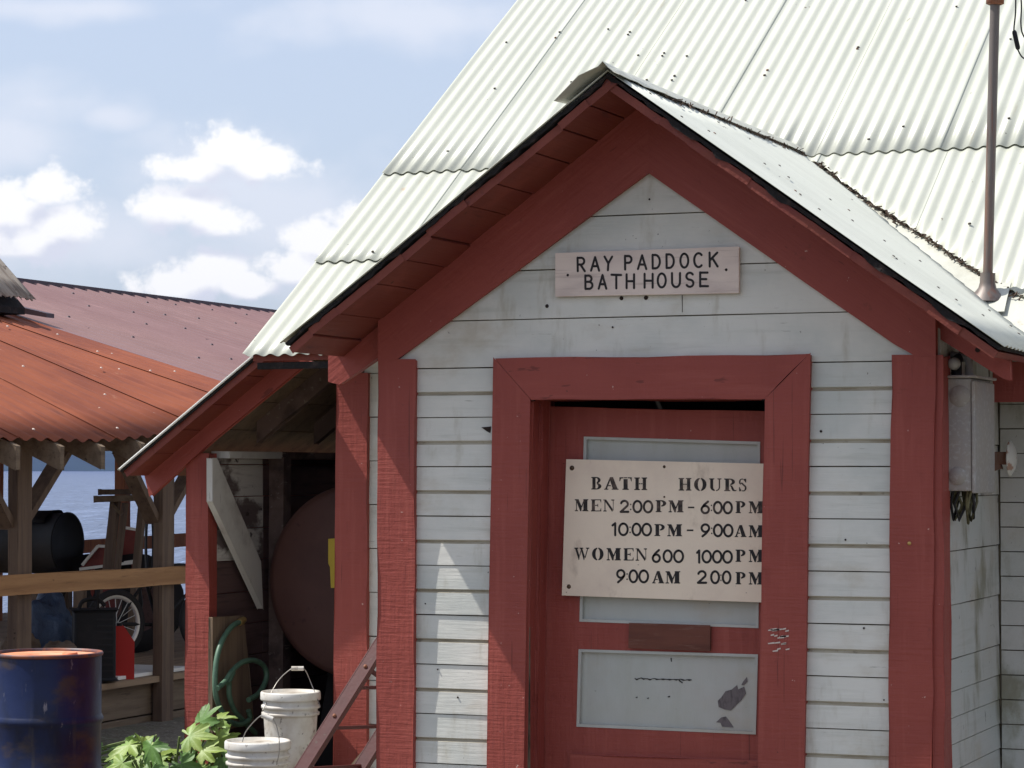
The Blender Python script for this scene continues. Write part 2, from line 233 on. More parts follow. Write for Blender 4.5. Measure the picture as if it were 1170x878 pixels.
M['water'] = mat('sea water', S(78, 90, 116), 0.35, [((1.6, .14, 1), 4, 0.45, 0.62, S(54, 66, 92), 0.9), ((.5, .05, 1), 4, 0.5, 0.66, S(98, 110, 138), 0.8), ((3, .25, 1), 3, 0.6, 0.7, S(130, 150, 190), 0.8)], [((0.9, 0.11, 1), 5, 0.9, 0.8), ((0.02, 0.05, 1), 3, 0.25, 1.0)], spec=0.3, rot=(0, 0, -TH))  # wave shading and sparkle are painted in as colour layers
M['forest'] = mat('forested slope', S(34, 50, 40), 0.95, [((.004, .004, .004), 6, 0.4, 0.65, S(44, 62, 44), 0.9)])

# ------------------------------------------------------------------ mesh helpers
class MB:
    def __init__(s): s.v = []; s.f = []; s.m = []; s.sm = []
    def add(s, vs, fs, mi=0, smooth=False):
        o = len(s.v); s.v += [Vector(v) for v in vs]
        for f in fs: s.f.append([i + o for i in f]); s.m.append(mi); s.sm.append(smooth)
        return s
    def box(s, a, b, mi=0):
        x0, x1 = sorted((a[0], b[0])); y0, y1 = sorted((a[1], b[1])); z0, z1 = sorted((a[2], b[2]))
        return s.add([(x0, y0, z0), (x1, y0, z0), (x1, y1, z0), (x0, y1, z0), (x0, y0, z1), (x1, y0, z1), (x1, y1, z1), (x0, y1, z1)],
                     [(3, 2, 1, 0), (4, 5, 6, 7), (0, 1, 5, 4), (1, 2, 6, 5), (2, 3, 7, 6), (3, 0, 4, 7)], mi)
    def prism(s, poly, off, mi=0):
        poly = [Vector(p) for p in poly]; off = Vector(off); n = len(poly)
        nn = Vector((0, 0, 0))
        for i in range(n): nn += (poly[i] - poly[0]).cross(poly[(i + 1) % n] - poly[0])
        if nn.dot(off) > 0: poly = poly[::-1]
        vs = poly + [p + off for p in poly]
        fs = [tuple(range(n)), tuple(range(2 * n - 1, n - 1, -1))] + [(i, n + i, n + (i + 1) % n, (i + 1) % n) for i in range(n)]
        return s.add(vs, [f if k < 2 else f[::-1] for k, f in enumerate(fs)], mi)
    def bar(s, p, q, w, h, up=(0, 0, 1), mi=0):
        p = Vector(p); q = Vector(q); d = (q - p).normalized(); a = d.cross(Vector(up))
        if a.length < 1e-4: a = d.cross(Vector((1, 0, 0)))
        a.normalize(); b = a.cross(d).normalized(); a *= w / 2; b *= h / 2
        return s.prism([p - a - b, p + a - b, p + a + b, p - a + b], q - p, mi)
    def tube(s, pts, r, n=10, mi=0, cap=True, closed=False):
        pts = [Vector(p) for p in pts]; k = len(pts); rs = r if isinstance(r, (list, tuple)) else [r] * k
        vs = []; u = None
        for i, p in enumerate(pts):
            if closed: t = pts[(i + 1) % k] - pts[i - 1]
            else: t = pts[min(i + 1, k - 1)] - pts[max(i - 1, 0)]
            t.normalize()
            if u is None:
                u = t.cross(Vector((0, 0, 1)))
                if u.length < 0.1: u = t.cross(Vector((1, 0, 0)))
            u = (u - t * u.dot(t)).normalized(); w = t.cross(u)
            for j in range(n):
                a = 2 * math.pi * j / n; vs.append(p + (u * math.cos(a) + w * math.sin(a)) * rs[i])
        fs = []
        for i in range(k if closed else k - 1):
            for j in range(n):
                a, b = i * n + j, i * n + (j + 1) % n; c = ((i + 1) % k) * n
                fs.append((a, b, c + (j + 1) % n, c + j))
        s.add(vs, fs, mi, True)
        if cap and not closed: s.add(vs[:n], [tuple(range(n))[::-1]], mi); s.add(vs[-n:], [tuple(range(n))], mi)
        return s
    def lathe(s, prof, n=32, o=(0, 0, 0), ax=(0, 0, 1), mi=0, smooth=True):
        ax = Vector(ax).normalized(); u = ax.cross(Vector((0, 1, 0)))
        if u.length < 0.1: u = ax.cross(Vector((1, 0, 0)))
        u.normalize(); w = ax.cross(u); o = Vector(o); vs = []
        for (r, z) in prof:
            for j in range(n):
                a = 2 * math.pi * j / n; vs.append(o + ax * z + (u * math.cos(a) + w * math.sin(a)) * r)
        fs = [(i * n + j, i * n + (j + 1) % n, (i + 1) * n + (j + 1) % n, (i + 1) * n + j) for i in range(len(prof) - 1) for j in range(n)]
        return s.add(vs, fs, mi, smooth)
    def build(s, name, mats, root=None, parent=None, bevel=0, wob=0, cut=0.22, solid=0, tri=False):
        """root: the thing's Empty (its location is the mesh origin); parent: a part, for sub-parts"""
        if not isinstance(mats, (list, tuple)): mats = [mats]
        org = Vector(root.location) if root else Vector((0, 0, 0))
        me = bpy.data.meshes.new(name); me.from_pydata([tuple(v - org) for v in s.v], [], s.f)
        for m in mats: me.materials.append(m)
        me.polygons.foreach_set('material_index', s.m); me.polygons.foreach_set('use_smooth', s.sm)
        if wob:
            bm = bmesh.new(); bm.from_mesh(me)
            for _ in range(5):
                es = [e for e in bm.edges if e.calc_length() > cut]
                if not es: break
                bmesh.ops.subdivide_edges(bm, edges=es, cuts=1, use_grid_fill=True)
            for v in bm.verts:
                w = v.co + org
                v.co += noise.noise_vector(w * 2.3) * wob + noise.noise_vector(w * 9.1) * wob * 0.45
            bm.to_mesh(me); bm.free()
        me.update()
        o = bpy.data.objects.new(name, me); sc.collection.objects.link(o)
        if parent: o.parent = parent
        elif root: o.parent = root
        if bevel:
            b = o.modifiers.new('soft edges', 'BEVEL'); b.width = bevel; b.segments = 2; b.limit_method = 'ANGLE'; b.angle_limit = R(40)
        if solid:
            d = o.modifiers.new('sheet', 'SOLIDIFY'); d.thickness = solid; d.offset = -1
        return o
def tag(o, label=None, cat=None, group=None, kind=None):
    if label: o['label'] = label
    if cat: o['category'] = cat
    if group: o['group'] = group
    if kind: o['kind'] = kind
    return o
def thing(name, loc, label, cat, group=None, kind=None):
    o = bpy.data.objects.new(name, None); o.location = loc; o.empty_display_size = 0.2; sc.collection.objects.link(o)
    return tag(o, label, cat, group, kind)
def solo(name, mb, mats, label, cat, group=None, **k):
    """a thing that is one mesh: its origin goes to the foot of the mesh"""
    xs = [v.x for v in mb.v]; ys = [v.y for v in mb.v]
    class A: location = Vector(((min(xs) + max(xs)) / 2, (min(ys) + max(ys)) / 2, min(v.z for v in mb.v)))
    mb2 = MB(); mb2.v = [v - A.location for v in mb.v]; mb2.f = mb.f; mb2.m = mb.m; mb2.sm = mb.sm
    o = mb2.build(name, mats, **k); o.location = A.location
    return tag(o, label, cat, group)
def corr(mb, O, A, Dn, a0, a1, bf, pitch, amp, rows=6, mi=0, lift=0.0, lift_b=0.0, res=8, sag=0.002):
    O = Vector(O); A = Vector(A).normalized(); Dn = Vector(Dn).normalized(); Nn = A.cross(Dn)
    if Nn.z < 0: Nn = -Nn
    n = max(2, int(round((a1 - a0) / pitch * res))); vs = []; fs = []
    for i in range(n + 1):
        a = a0 + (a1 - a0) * i / n; b0, b1 = bf(a)
        for j in range(rows + 1):
            b = b0 + (b1 - b0) * j / rows; p = O + A * a + Dn * b
            h = amp * math.cos(2 * math.pi * a / pitch) + lift * (i / n) + lift_b * (j / rows) + sag * noise.noise(p * 1.7)
            vs.append(p + Nn * h)
    for i in range(n):
        for j in range(rows):
            k = i * (rows + 1) + j; q = (k, k + 1, k + rows + 2, k + rows + 1); fs.append(q)
    # keep normals upward
    nrm = (vs[fs[0][1]] - vs[fs[0][0]]).cross(vs[fs[0][3]] - vs[fs[0][0]])
    if nrm.dot(Nn) < 0: fs = [f[::-1] for f in fs]
    mb.add(vs, fs, mi, True)

# ------------------------------------------------------------------ setting: ground, water, hills, air
def grid(name, x0, x1, y0, y1, nx, ny, fz, m, label=None):
    b = MB(); vs = [(x0 + (x1 - x0) * i / nx, y0 + (y1 - y0) * j / ny) for i in range(nx + 1) for j in range(ny + 1)]
    b.add([(x, y, fz(x, y)) for x, y in vs], [(i * (ny + 1) + j, (i + 1) * (ny + 1) + j, (i + 1) * (ny + 1) + j + 1, i * (ny + 1) + j + 1) for i in range(nx) for j in range(ny)], 0, True)
    o = b.build(name, m); o['kind'] = 'structure'; return o
def gz(x, y):
    d = (Vector((x, y, 0)) - Vector((CAM.x, CAM.y, 0))).dot(FW)
    side = -(x + 7.0)
    t = max(0.0, min(1.0, (side - 0.5) / 8)) if y > -6 else 0
    t = max(t, max(0.0, min(1.0, (d - 24) / 10)))
    return 0.02 * noise.noise(Vector((x * .7, y * .7, 0))) - 4.5 * t * t * (3 - 2 * t)
grid('ground', -60, 60, -40, 60, 120, 100, gz, M['ground'])
grid('water', -30000, 30000, -30000, 30000, 1, 1, lambda x, y: -1.9, M['water'])
def hill(x, y): return 0
b = MB(); vs = []; n = 260
for i in range(n + 1):
    a = -1.35 + 2.7 * i / n; d = FW * math.cos(a) + RT * math.sin(a)
    h = 92 + 26 * noise.noise(Vector((a * 3.1, 2.2, 0))) + 14 * noise.noise(Vector((a * 11, 5.2, 0))) + 5 * noise.noise(Vector((a * 90, 1, 0)))
    for (dist, f) in ((6500, -0.03), (6700, 0.25), (7200, 0.62), (8000, 1.0), (9000, 0.5)):
        p = CAM + d * (dist + 180 * noise.noise(Vector((a * 20, dist * .01, 0)))); vs.append((p.x, p.y, f * h * (1 + .12 * noise.noise(Vector((a * 40, dist * .003, 3)))) - 2))
b.add(vs, [(i * 5 + j, (i + 1) * 5 + j, (i + 1) * 5 + j + 1, i * 5 + j + 1) for i in range(n) for j in range(4)], 0, True)
o = b.build('hills', M['forest']); o['kind'] = 'structure'
HAZE = 0.9e-4
b = MB().box((-31000, -31000, -6), (31000, 31000, 150)); o = b.build('haze', []); o['kind'] = 'stuff'
hm = bpy.data.materials.new('sea air'); hm.use_nodes = True; hm.node_tree.nodes.clear()
pv = hm.node_tree.nodes.new('ShaderNodeVolumePrincipled'); pv.inputs['Color'].default_value = (0.10, 0.16, 0.44, 1); pv.inputs['Density'].default_value = HAZE; pv.inputs['Anisotropy'].default_value = 0.0
mo = hm.node_tree.nodes.new('ShaderNodeOutputMaterial'); hm.node_tree.links.new(pv.outputs[0], mo.inputs['Volume'])
o.data.materials.append(hm)

# ------------------------------------------------------------------ bath house
H = thing('bath_house', (0, 0.5, 0), 'pale clapboard bath house with red trim, gabled porch front and cream corrugated roof', 'house')
XL, XR, YM = -1.115, 1.115, 1.06
def siding_profile(z0, z1, kind):
    """(outward, z) outline of one board"""
    h = z1 - z0
    if kind == 'drop': m = z0 + h / 2; return [(0.0, z0), (0.0125, z0 + .001), (0.0125, z0 + .006), (0.0105, m - .012), (0.003, m - .004), (0.003, m), (0.0118, m + .0035), (0.0085, z1 - .0035), (0.0, z1 - .0035)]
    return [(0.0, z0), (0.0125, z0 + .001), (0.0125, z0 + .006), (0.008, z1 - .0035), (0.0, z1 - .0035)]
def board_x(mb, x0, x1, y, z0, z1, kind, sg=-1):
    pr = siding_profile(z0, z1, kind); k = max(1, int((x1 - x0) / .25)); n = len(pr)
    ph = random.random() * 50
    vs = [(x0 + (x1 - x0) * i / k, y + sg * (o + (0.0022 * noise.noise(Vector((i * .9, ph, 0))) if o > 0 else 0)), z + 0.0016 * noise.noise(Vector((i * .7, ph, 5)))) for i in range(k + 1) for (o, z) in pr]
    fs = [(i * n + j, (i + 1) * n + j, (i + 1) * n + j + 1, i * n + j + 1) for i in range(k) for j in range(n - 1)]
    fs += [tuple(range(n))[::-1], tuple(k * n + j for j in range(n))]
    mb.add(vs, fs, 0)
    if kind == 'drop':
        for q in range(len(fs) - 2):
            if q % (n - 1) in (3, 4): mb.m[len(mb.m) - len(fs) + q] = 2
def board_y(mb, y0, y1, x, z0, z1, kind, sg=1):
    t = MB(); board_x(t, y0, y1, 0, z0, z1, kind, -1)
    mb.add([(x - sg * v.y, v.x, v.z) for v in t.v], [f[::-1] if sg < 0 else f for f in t.f], 0)
fw = MB()
CO = 0.0967 * 2
z = 2.20
ks = []
while z > 0.05: z -= CO; ks.append(z)
for z in ks:
    board_x(fw, XL + .03, -0.56, 0, z, z + CO, 'drop'); board_x(fw, 0.53, XR - .03, 0, z, z + CO, 'drop')
for z0, z1 in ((2.20, 2.385), (2.385, 2.575), (2.575, 2.775), (2.775, 2.97), (2.97, 3.04)):
    w = min(XR - .03, (3.18 - z1) / .73); board_x(fw, -w, w, 0, z0, z1, 'plain')
fw.box((XL + .03, .004, 0), (-0.5, .05, 2.2), 1); fw.box((0.48, .004, 0), (XR - .03, .05, 2.2), 1); fw.box((XL + .03, .004, 2.1), (XR - .03, .05, 2.36), 1)
fw.prism([(-1.0, .006, 2.34), (1.0, .006, 2.34), (0, .006, 3.08)], (0, .04, 0), 1)
fw.build('front_wall', [M['white_x'], M['groove'], M['cove_tone']], H)
# porch side walls, wing wall and the main wall behind
sw = MB()
jz = [0.0, .098, .196, .294, .392, .49, .588, .686, .784, .882, .98, 1.10, 1.30, 1.50, 1.70, 1.90, 2.12, 2.40]
for a, c in zip(jz[:-1], jz[1:]): board_y(sw, 0.02, YM, XR - 0.0, a, c, 'plain', 1)
sw.box((XR - .05, .06, 0), (XR - .004, YM, 2.42), 1)
sw.build('porch_side_wall', [M['white_y'], M['groove']], H)
lw = MB()
for i in range(24): board_y(lw, 0.02, YM, XL, i * .0985, (i + 1) * .0985, 'plain', -1)
lw.box((XL + .004, .06, 0), (XL + .05, YM, 2.36), 1)
lw.build('porch_side_wall', [M['white_y'], M['groove']], H)
mw = MB()
for i in range(24):
    z0, z1 = 2.36 - (i + 1) * .0985, 2.36 - i * .0985
    board_x(mw, XR + .02, 4.5, YM, z0, z1, 'plain')
mw.box((XR, YM + .004, 0), (4.5, YM + .06, 2.55), 1)
mw.build('main_front_wall', [M['white_y'], M['groove']], H)
ww = MB()
for i in range(13): board_x(ww, -1.68, XL - .02, YM, 2.36 - (i + 1) * .193 + .06, 2.36 - i * .193 + .06, 'plain')
ww.box((-1.80, YM + .004, 0), (XL, YM + .06, 2.55), 1)
ww.build('wing_wall', [M['white_x'], M['groove']], H)
# closed shell of the main house: far walls, gable ends, floor
sh = MB()
ridgeY, ridgeZ = 4.6, 2.283 + .645 * 4.05
for x in (-1.40, 4.44):
    sh.prism([(x, YM + .06, 0), (x, 8.2, 0), (x, 8.2, 2.3), (x, ridgeY, ridgeZ - .08), (x, YM + .06, 2.5)], (.06, 0, 0))
sh.box((-1.40, 8.2, 0), (4.5, 8.26, 2.35)); sh.box((-1.38, .06, -.02), (4.4, 8.2, .04))
sh.build('house_shell', M['white_y'], H)
inner = MB(); inner.box((-1.05, 1.3, .05), (1.05, 1.34, 2.3)); inner.build('inner_partition', M['dark'], H)

def slab(mb, px, y0, t, mi=0):
    """board outlined in the plane y = y0 and t deep"""
    mb.prism([PY(a, c, y0) for a, c in px], (0, t, 0), mi); return mb
FY = -0.036
# corner boards
slab(MB(), [(433, 411.5), (474, 411.5), (471.2, 1070), (429.5, 1070)], FY, .034).build('corner_board', M['red_v'], H, bevel=.004, wob=.003)
slab(MB(), [(1019.5, 407), (1068, 407), (1062.5, 1090), (1013, 1090)], FY, .034).build('corner_board', M['red_v'], H, bevel=.004, wob=.003)
a = PY(1068.5, 407, FY); c = PY(1062.5, 1090, FY)
MB().prism([(1.098, FY + .01, a.z), (1.141, FY + .01, a.z), (1.141, FY + .01, 0), (1.098, FY + .01, 0)], (0, .115, 0)).build('corner_board', M['red_v'], H, bevel=.004, wob=.003)
slab(MB(), [(385, 428), (419.5, 427), (418, 1020), (379.5, 1020)], 1.022, .034).build('corner_board', M['red_v'], H, bevel=.004, wob=.003)
# rake boards on the gable
slab(MB(), [(740, 197), (453, 410.5), (432.5, 410.5), (432.5, 350), (740, 108)], FY - .002, .036).build('rake_board', M['red_l'], H, bevel=.003, wob=.002)
slab(MB(), [(740.8, 197), (1021, 392.5), (1046, 406.5), (1068, 406.5), (1068, 349), (740.8, 108)], FY - .002, .036).build('rake_board', M['red_r'], H, bevel=.003, wob=.002)
slab(MB(), [(474, 398), (474, 411), (454, 411)], .004, .012).build('gap_filler', M['felt'], H)
# outlookers that carry the eaves beyond the corners
slab(MB(), [(440, 345), (376, 398), (376, 436), (388, 439), (440, 402)], .02, .045).build('rafter_tail', M['red_l'], H, bevel=.003, wob=.002)
slab(MB(), [(1060, 345), (1153, 392), (1153, 434), (1146, 432), (1060, 378)], .02, .045).build('rafter_tail', M['red_r'], H, bevel=.003, wob=.002)
k = MB().lathe([(0, .0), (.0095, .0)], 12, PY(1117, 400, .0185), (0, -1, 0)); 
k.build('knot', M['hole'], H)
# porch roof -------------------------------------------------------------
ZA, SL, SR = 3.264, .73, .715
YF = -.45
def zmain(y): return 2.283 + .645 * (y - .55)
def ymain(z): return .55 + (z - 2.283) / .645
for sg, s, XE, nm in ((-1, SL, 1.34, 'l'), (1, SR, 1.455, 'r')):
    c = 1 / math.sqrt(1 + s * s); dn = Vector((sg * c, 0, -s * c))
    nrm = Vector((sg * s * c, 0, c))
    def bf(y, s=s, c=c, XE=XE):
        zz = zmain(max(y, .0)); xv = (ZA - zz) / s
        return (0.0, min(XE, max(.02, xv)) / c)
    m = MB(); y = YF
    while y < 2.0:
        y1 = min(y + .61, 2.08)
        corr(m, (0, 0, ZA + .004), (0, 1, 0), dn, y, y1 + (.03 if y1 < 2 else 0), bf, .068, .0042, rows=8, lift=-.004, res=8, sag=.004)
        y = y1
    r = m.build('porch_roof', M['roof_side'], H, solid=.0015)
    # nails
    nb = MB()
    for q in range(26):
        yy = random.uniform(YF + .05, .6); bb = random.uniform(.1, bf(yy)[1] - .04); p = Vector((0, yy, ZA + .012)) + dn * bb
        nb.lathe([(0, .004), (.006, .002), (.007, 0)], 8, p, nrm)
    nb.build('roof_nail', M['nail'], H, parent=r)['kind'] = 'stuff'
    # tar paper with a ragged front edge
    f = MB(); vs = []; n = 60; Lm = XE / c - .015
    for i in range(n + 1):
        t = Lm * i / n; e = YF + .012 + .012 * noise.noise(Vector((i * .45, sg, 0))); lo = .022 + .012 * noise.noise(Vector((i * .6, sg, 4))) + (0.012 if sg > 0 and noise.noise(Vector((i * .2, 3, 1))) > .1 else 0)
        for (yy, oo) in ((e, .010), (e, lo), (.3, lo), (.3, .010)):
            p = Vector((0, yy, ZA)) + dn * t - nrm * oo; vs.append(p)
    fs = [(i * 4 + j, (i + 1) * 4 + j, (i + 1) * 4 + (j + 1) % 4, i * 4 + (j + 1) % 4) for i in range(n) for j in range(4)] + [(0, 1, 2, 3), (n * 4 + 3, n * 4 + 2, n * 4 + 1, n * 4)]
    f.add(vs, fs); f.build('roof_felt', M['felt'], H)
    # sheathing seen from below as the red soffit: boards running inward
    so_ = MB(); t = .0
    while t < Lm - .02:
        w = min(random.choice((.135, .14, .15, .19)), Lm - t); e = YF + random.uniform(.015, .03); dd = random.uniform(-.003, .003)
        o0 = Vector((0, 0, ZA)) + dn * (t + .002) - nrm * (.030 + dd); o1 = Vector((0, 0, ZA)) + dn * (t + w - .003) - nrm * (.030 + dd + random.uniform(-.002, .002))
        so_.prism([(o0.x, e, o0.z), (o1.x, e, o1.z), (o1.x - nrm.x * .024, e, o1.z - nrm.z * .024), (o0.x - nrm.x * .024, e, o0.z - nrm.z * .024)], (0, .42 - e, 0)); t += w
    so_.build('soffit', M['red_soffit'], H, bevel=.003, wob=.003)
# ridge cap: folded sheet with a crumpled near end
rc = MB(); vs = []; n = 26
prof = [(-.19, -.138), (-.09, -.062), (-.018, -.006), (0, .006), (.018, -.006), (.04, -.024), (.066, -.046)]
for i in range(n + 1):
    y = YF - .05 + (2.1 - YF) * i / n
    for j, (x, zz) in enumerate(prof):
        k_ = max(0, 1 - i / 4.0); cr = .024 * k_ * noise.noise(Vector((i * 1.9, j * 1.7, 0)))
        lift = 0.012 * k_ if j < 2 else 0
        wd_ = 1 if x > 0 else max(.55, 1 - i * .05); zz *= wd_
        vs.append((x * wd_ * (1 + .1 * noise.noise(Vector((i * .5, j, 2)))), y + (.02 * noise.noise(Vector((0, j * 1.3, 7))) if i == 0 else 0), ZA + .016 + zz + cr + lift))
rc.add(vs, [(i * 7 + j, (i + 1) * 7 + j, (i + 1) * 7 + j + 1, i * 7 + j + 1) for i in range(n) for j in range(6)])
rc.build('ridge_cap', M['flash'], H, solid=.002)
# main roof ----------------------------------------------------------------
c6 = 1 / math.sqrt(1 + .645 ** 2); MDN = Vector((0, -c6, -.645 * c6)); MN = Vector((0, -.645 * c6, c6))
RO = Vector((0, ridgeY, ridgeZ))
def bm_(y): return (ridgeY - y) / c6
CUT = [(0.0, 1.995), (.12, 1.945), (.16, 1.925), (.40, 1.655), (.79, 1.292), (1.067, 1.024), (1.261, .859), (1.56, .585), (1.62, .55), (9, .55)]
def ycut(x):
    if x < -1.612: return .565
    if x < 0: return max(.565, min(2.03, ymain(ZA + .73 * x) + .01))
    for (x0, y0), (x1, y1) in zip(CUT[:-1], CUT[1:]):
        if x <= x1: return y0 + (y1 - y0) * (x - x0) / (x1 - x0)
    return .55
seams = [-2.035, -1.65, -1.07, -.487, .085, .66, 1.24, 1.82, 2.4, 2.98, 3.56, 4.14, 4.72]
roof_o = None
m = MB()
for i, (x0, x1) in enumerate(zip(seams[:-1], seams[1:])):
    lapA = 2.0 + random.uniform(-.006, .006); lapB = 1.267
    rows_ = [(ridgeY, lapA)]
    if x0 < -1.0: rows_ += [(lapA + .08, lapB), (lapB + .06, .565)]
    else: rows_ += [(lapA + .08, .565)]
    for q, (ya, yb) in enumerate(rows_):
        dx = 0 if q == 0 else (.03 if x0 > -.6 else 0)
        def bf(x, ya=ya, yb=yb): 
            lo = max(yb, ycut(x) + .012 * noise.noise(Vector((x * 9, 0, 0)))); return (bm_(ya), bm_(max(min(lo, ya - .01), .5)))
        off = MN * (.0 if q else .0)
        corr(m, RO + off - MN * (.004 * q), (1, 0, 0), MDN, x0 + dx, x1 + dx + .03, bf, .0678, .0064, rows=7, lift=.0015, lift_b=.005, res=10, sag=.004)
roof_o = m.build('main_roof', M['roof'], H, solid=.0012)
nb = MB()
for q in range(150):
    x = random.choice(seams[:-1]) + random.choice((0, .1356, .2712, .4068)) + random.uniform(-.01, .01) ; y = random.choice((.75, 1.0, 1.33, 1.42, 2.06, 2.2, 2.75, 3.0, 3.3, 3.6, 3.9)) + random.uniform(-.05, .05)
    if y < ycut(x) + .05 or x < -2.0: continue
    x = round(x / .0678) * .0678
    p = RO + Vector((x, 0, 0)) + MDN * bm_(y) + MN * .0115
    nb.lathe([(0, .006), (.007, .004), (random.uniform(.004, .008), 0)], 8, p, MN)
nb.build('roof_nail', M['nail'], H, parent=roof_o)['kind'] = 'stuff'
m = MB(); c_b = Vector((0, c6, -.645 * c6))
corr(m, RO, (1, 0, 0), c_b, -2.035, 4.75, lambda x: (0, 4.3), .0678, .0085, rows=4, res=6)
m.build('rear_roof', M['roof'], H, solid=.0012)
# deck boards under the main roof
m = MB()
for (ya, yb) in ((.60, ridgeY - .05),):
    for x0, x1 in ((-2.0, -1.63),):
        m.prism([(x0, ya, zmain(ya) - .022), (x1, ya, zmain(ya) - .022), (x1, yb, zmain(yb) - .022), (x0, yb, zmain(yb) - .022)], (0, 0, -.025))
yb = ridgeY - .05
m.prism([(-1.63, 2.12, zmain(2.12) - .022), (4.6, 2.12, zmain(2.12) - .022), (4.6, yb, zmain(yb) - .022), (-1.63, yb, zmain(yb) - .022)], (0, 0, -.025))
m.prism([(1.60, .60, zmain(.60) - .022), (4.6, .60, zmain(.60) - .022), (4.6, 2.10, zmain(2.10) - .022), (.2, 2.10, zmain(2.10) - .022)], (0, 0, -.025))
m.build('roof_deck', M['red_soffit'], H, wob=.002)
MB().box((1.20, .585, 2.06), (4.6, .61, 2.215)).build('fascia', M['red_h'], H, bevel=.003, wob=.002)
MB().box((-1.98, .60, 2.232), (-1.60, .62, 2.262)).build('fascia', M['felt'], H, bevel=.003, wob=.003)
# valley flashing and the litter caught on it
m = MB(); vs = []; n = 40
for i in range(n + 1):
    t = i / n; x = .02 + 1.52 * t; yo = ycut(x) + .035; yi = ymain(ZA - SR * x) - .02
    for j in range(4):
        y = yi + (yo - yi) * j / 3; p = Vector((x, y, zmain(y))) + MN * (-.012 + .004 * noise.noise(Vector((i * .5, j, 0)))); vs.append(p)
m.add(vs, [(i * 4 + j, (i + 1) * 4 + j, (i + 1) * 4 + j + 1, i * 4 + j + 1) for i in range(n) for j in range(3)], 0, True)
m.build('valley_flashing', M['flash'], H)
m = MB()
for q in range(270):
    x = min(1.55, max(.03, random.betavariate(1.3, 1.5) * 1.55)); y = ycut(x) - abs(random.gauss(0, .012)) + .006
    p = Vector((x, y, zmain(y))) + MN * random.uniform(-.006, .006); d = Vector((random.gauss(0, 1), random.gauss(0, 1), random.gauss(0, .3))).normalized()
    l = random.uniform(.006, .022); m.bar(p - d * l, p + d * l, .005, .004)
for q in range(120):
    y = random.uniform(YF + .45, 1.98); x = .066 + random.gauss(.004, .008); p = Vector((x, y, ZA - SR * x + .012 + random.uniform(-.003, .004))); d = Vector((random.gauss(0, .4), random.gauss(0, 1), random.gauss(0, .2))).normalized()
    l = random.uniform(.006, .03); m.bar(p - d * l, p + d * l, .004, .003)
tag(m.build('leaf_litter', M['debris'], H), kind='stuff')

# door casing, jambs, door -------------------------------------------------------
slab(MB(), [(564, 410), (605, 456.5), (597, 905), (594, 1075), (551, 1075), (556.5, 878)], FY - .004, .036).build('door_casing', M['red_v'], H, bevel=.003, wob=.0025)
slab(MB(), [(925, 405), (875, 456.5), (866.5, 878), (863, 1090), (914, 1090), (918, 878)], FY - .004, .036).build('door_casing', M['red_v'], H, bevel=.003, wob=.0025)
slab(MB(), [(566, 412), (569.5, 412), (611, 458.5), (604, 459)], FY + .014, .014).build('mitre_gap', M['felt'], H); slab(MB(), [(922.5, 407.5), (919, 407.5), (869, 458.5), (876.5, 458)], FY + .014, .014).build('mitre_gap', M['felt'], H)
slab(MB(), [(567, 410.2), (922.3, 405.2), (873.2, 455.6), (607.6, 456.3)], FY - .004, .036).build('door_casing', M['red_h'], H, bevel=.003, wob=.0025)
for i in range(9):
    pass
sc_m = MB()
for q in range(22):
    x = random.uniform(874, 898); y = random.choice((720, 727, 735, 742)) + random.gauss(0, 1.2); w = random.uniform(2, 8)
    slab(sc_m, [(x, y), (x + w, y - 1.2), (x + w, y + .6), (x + .5, y + 1.2)], FY - .0055, .001)
sc_m.build('paint_scratches', M['chip'], H)
jt = PY(605, 456.5, 0); jb = PY(595, 1075, 0)
MB().prism([(jt.x, -.005, jt.z), (jt.x - .04, -.005, jt.z), (jb.x - .04, -.005, 0), (jb.x, -.005, 0)], (0, .27, 0)).build('door_jamb', M['red_v'], H, bevel=.003, wob=.002)
MB().prism([(jt.x + .014, .105, jt.z), (jt.x + .001, .105, jt.z), (jb.x + .001, .105, 0), (jb.x + .014, .105, 0)], (0, .075, 0)).build('door_stop', M['red_v'], H, bevel=.003, wob=.002)
kt = PY(875, 456.5, 0); kb = PY(863, 1090, 0)
MB().prism([(kt.x, -.005, kt.z), (kt.x + .04, -.005, kt.z), (kb.x + .04, -.005, 0), (kb.x, -.005, 0)], (0, .27, 0)).build('door_jamb', M['red_v'], H, bevel=.003, wob=.002)
MB().prism([(jt.x - .04, -.005, jt.z + .04), (kt.x + .04, -.005, kt.z + .04), (kt.x + .04, -.005, kt.z + .001), (jt.x - .04, -.005, jt.z + .001)], (0, .27, 0)).build('door_jamb', M['red_h'], H, bevel=.003, wob=.002)
DY = .19
door = MB()
slab(door, [(627.5, 465.5), (668, 466.5), (663, 690), (658, 1080), (617, 1080), (622.5, 860)], DY, .04)
slab(door, [(868, 471), (886, 471.4), (881, 878), (878, 1080), (858, 1080), (862, 878)], DY, .04)
slab(door, [(668.5, 466.5), (867.6, 471), (867.4, 506), (668, 500)], DY, .04)
slab(door, [(662.3, 709.5), (865.6, 717), (864.9, 748.6), (661.5, 742.5)], DY, .04)
slab(door, [(659, 829.5), (862.5, 838.5), (860, 1080), (658, 1080)], DY, .04)
door = door.build('door', M['red_v'], H, bevel=.003, wob=.002)
def sub(mb, name, m, parent, **k): return mb.build(name, m, H, parent=parent, **k)
p1 = [(667, 499), (868.5, 505), (866.5, 718), (662, 710.5)]; p2 = [(661, 742), (866, 748), (863.5, 839.5), (658.6, 830.5)]
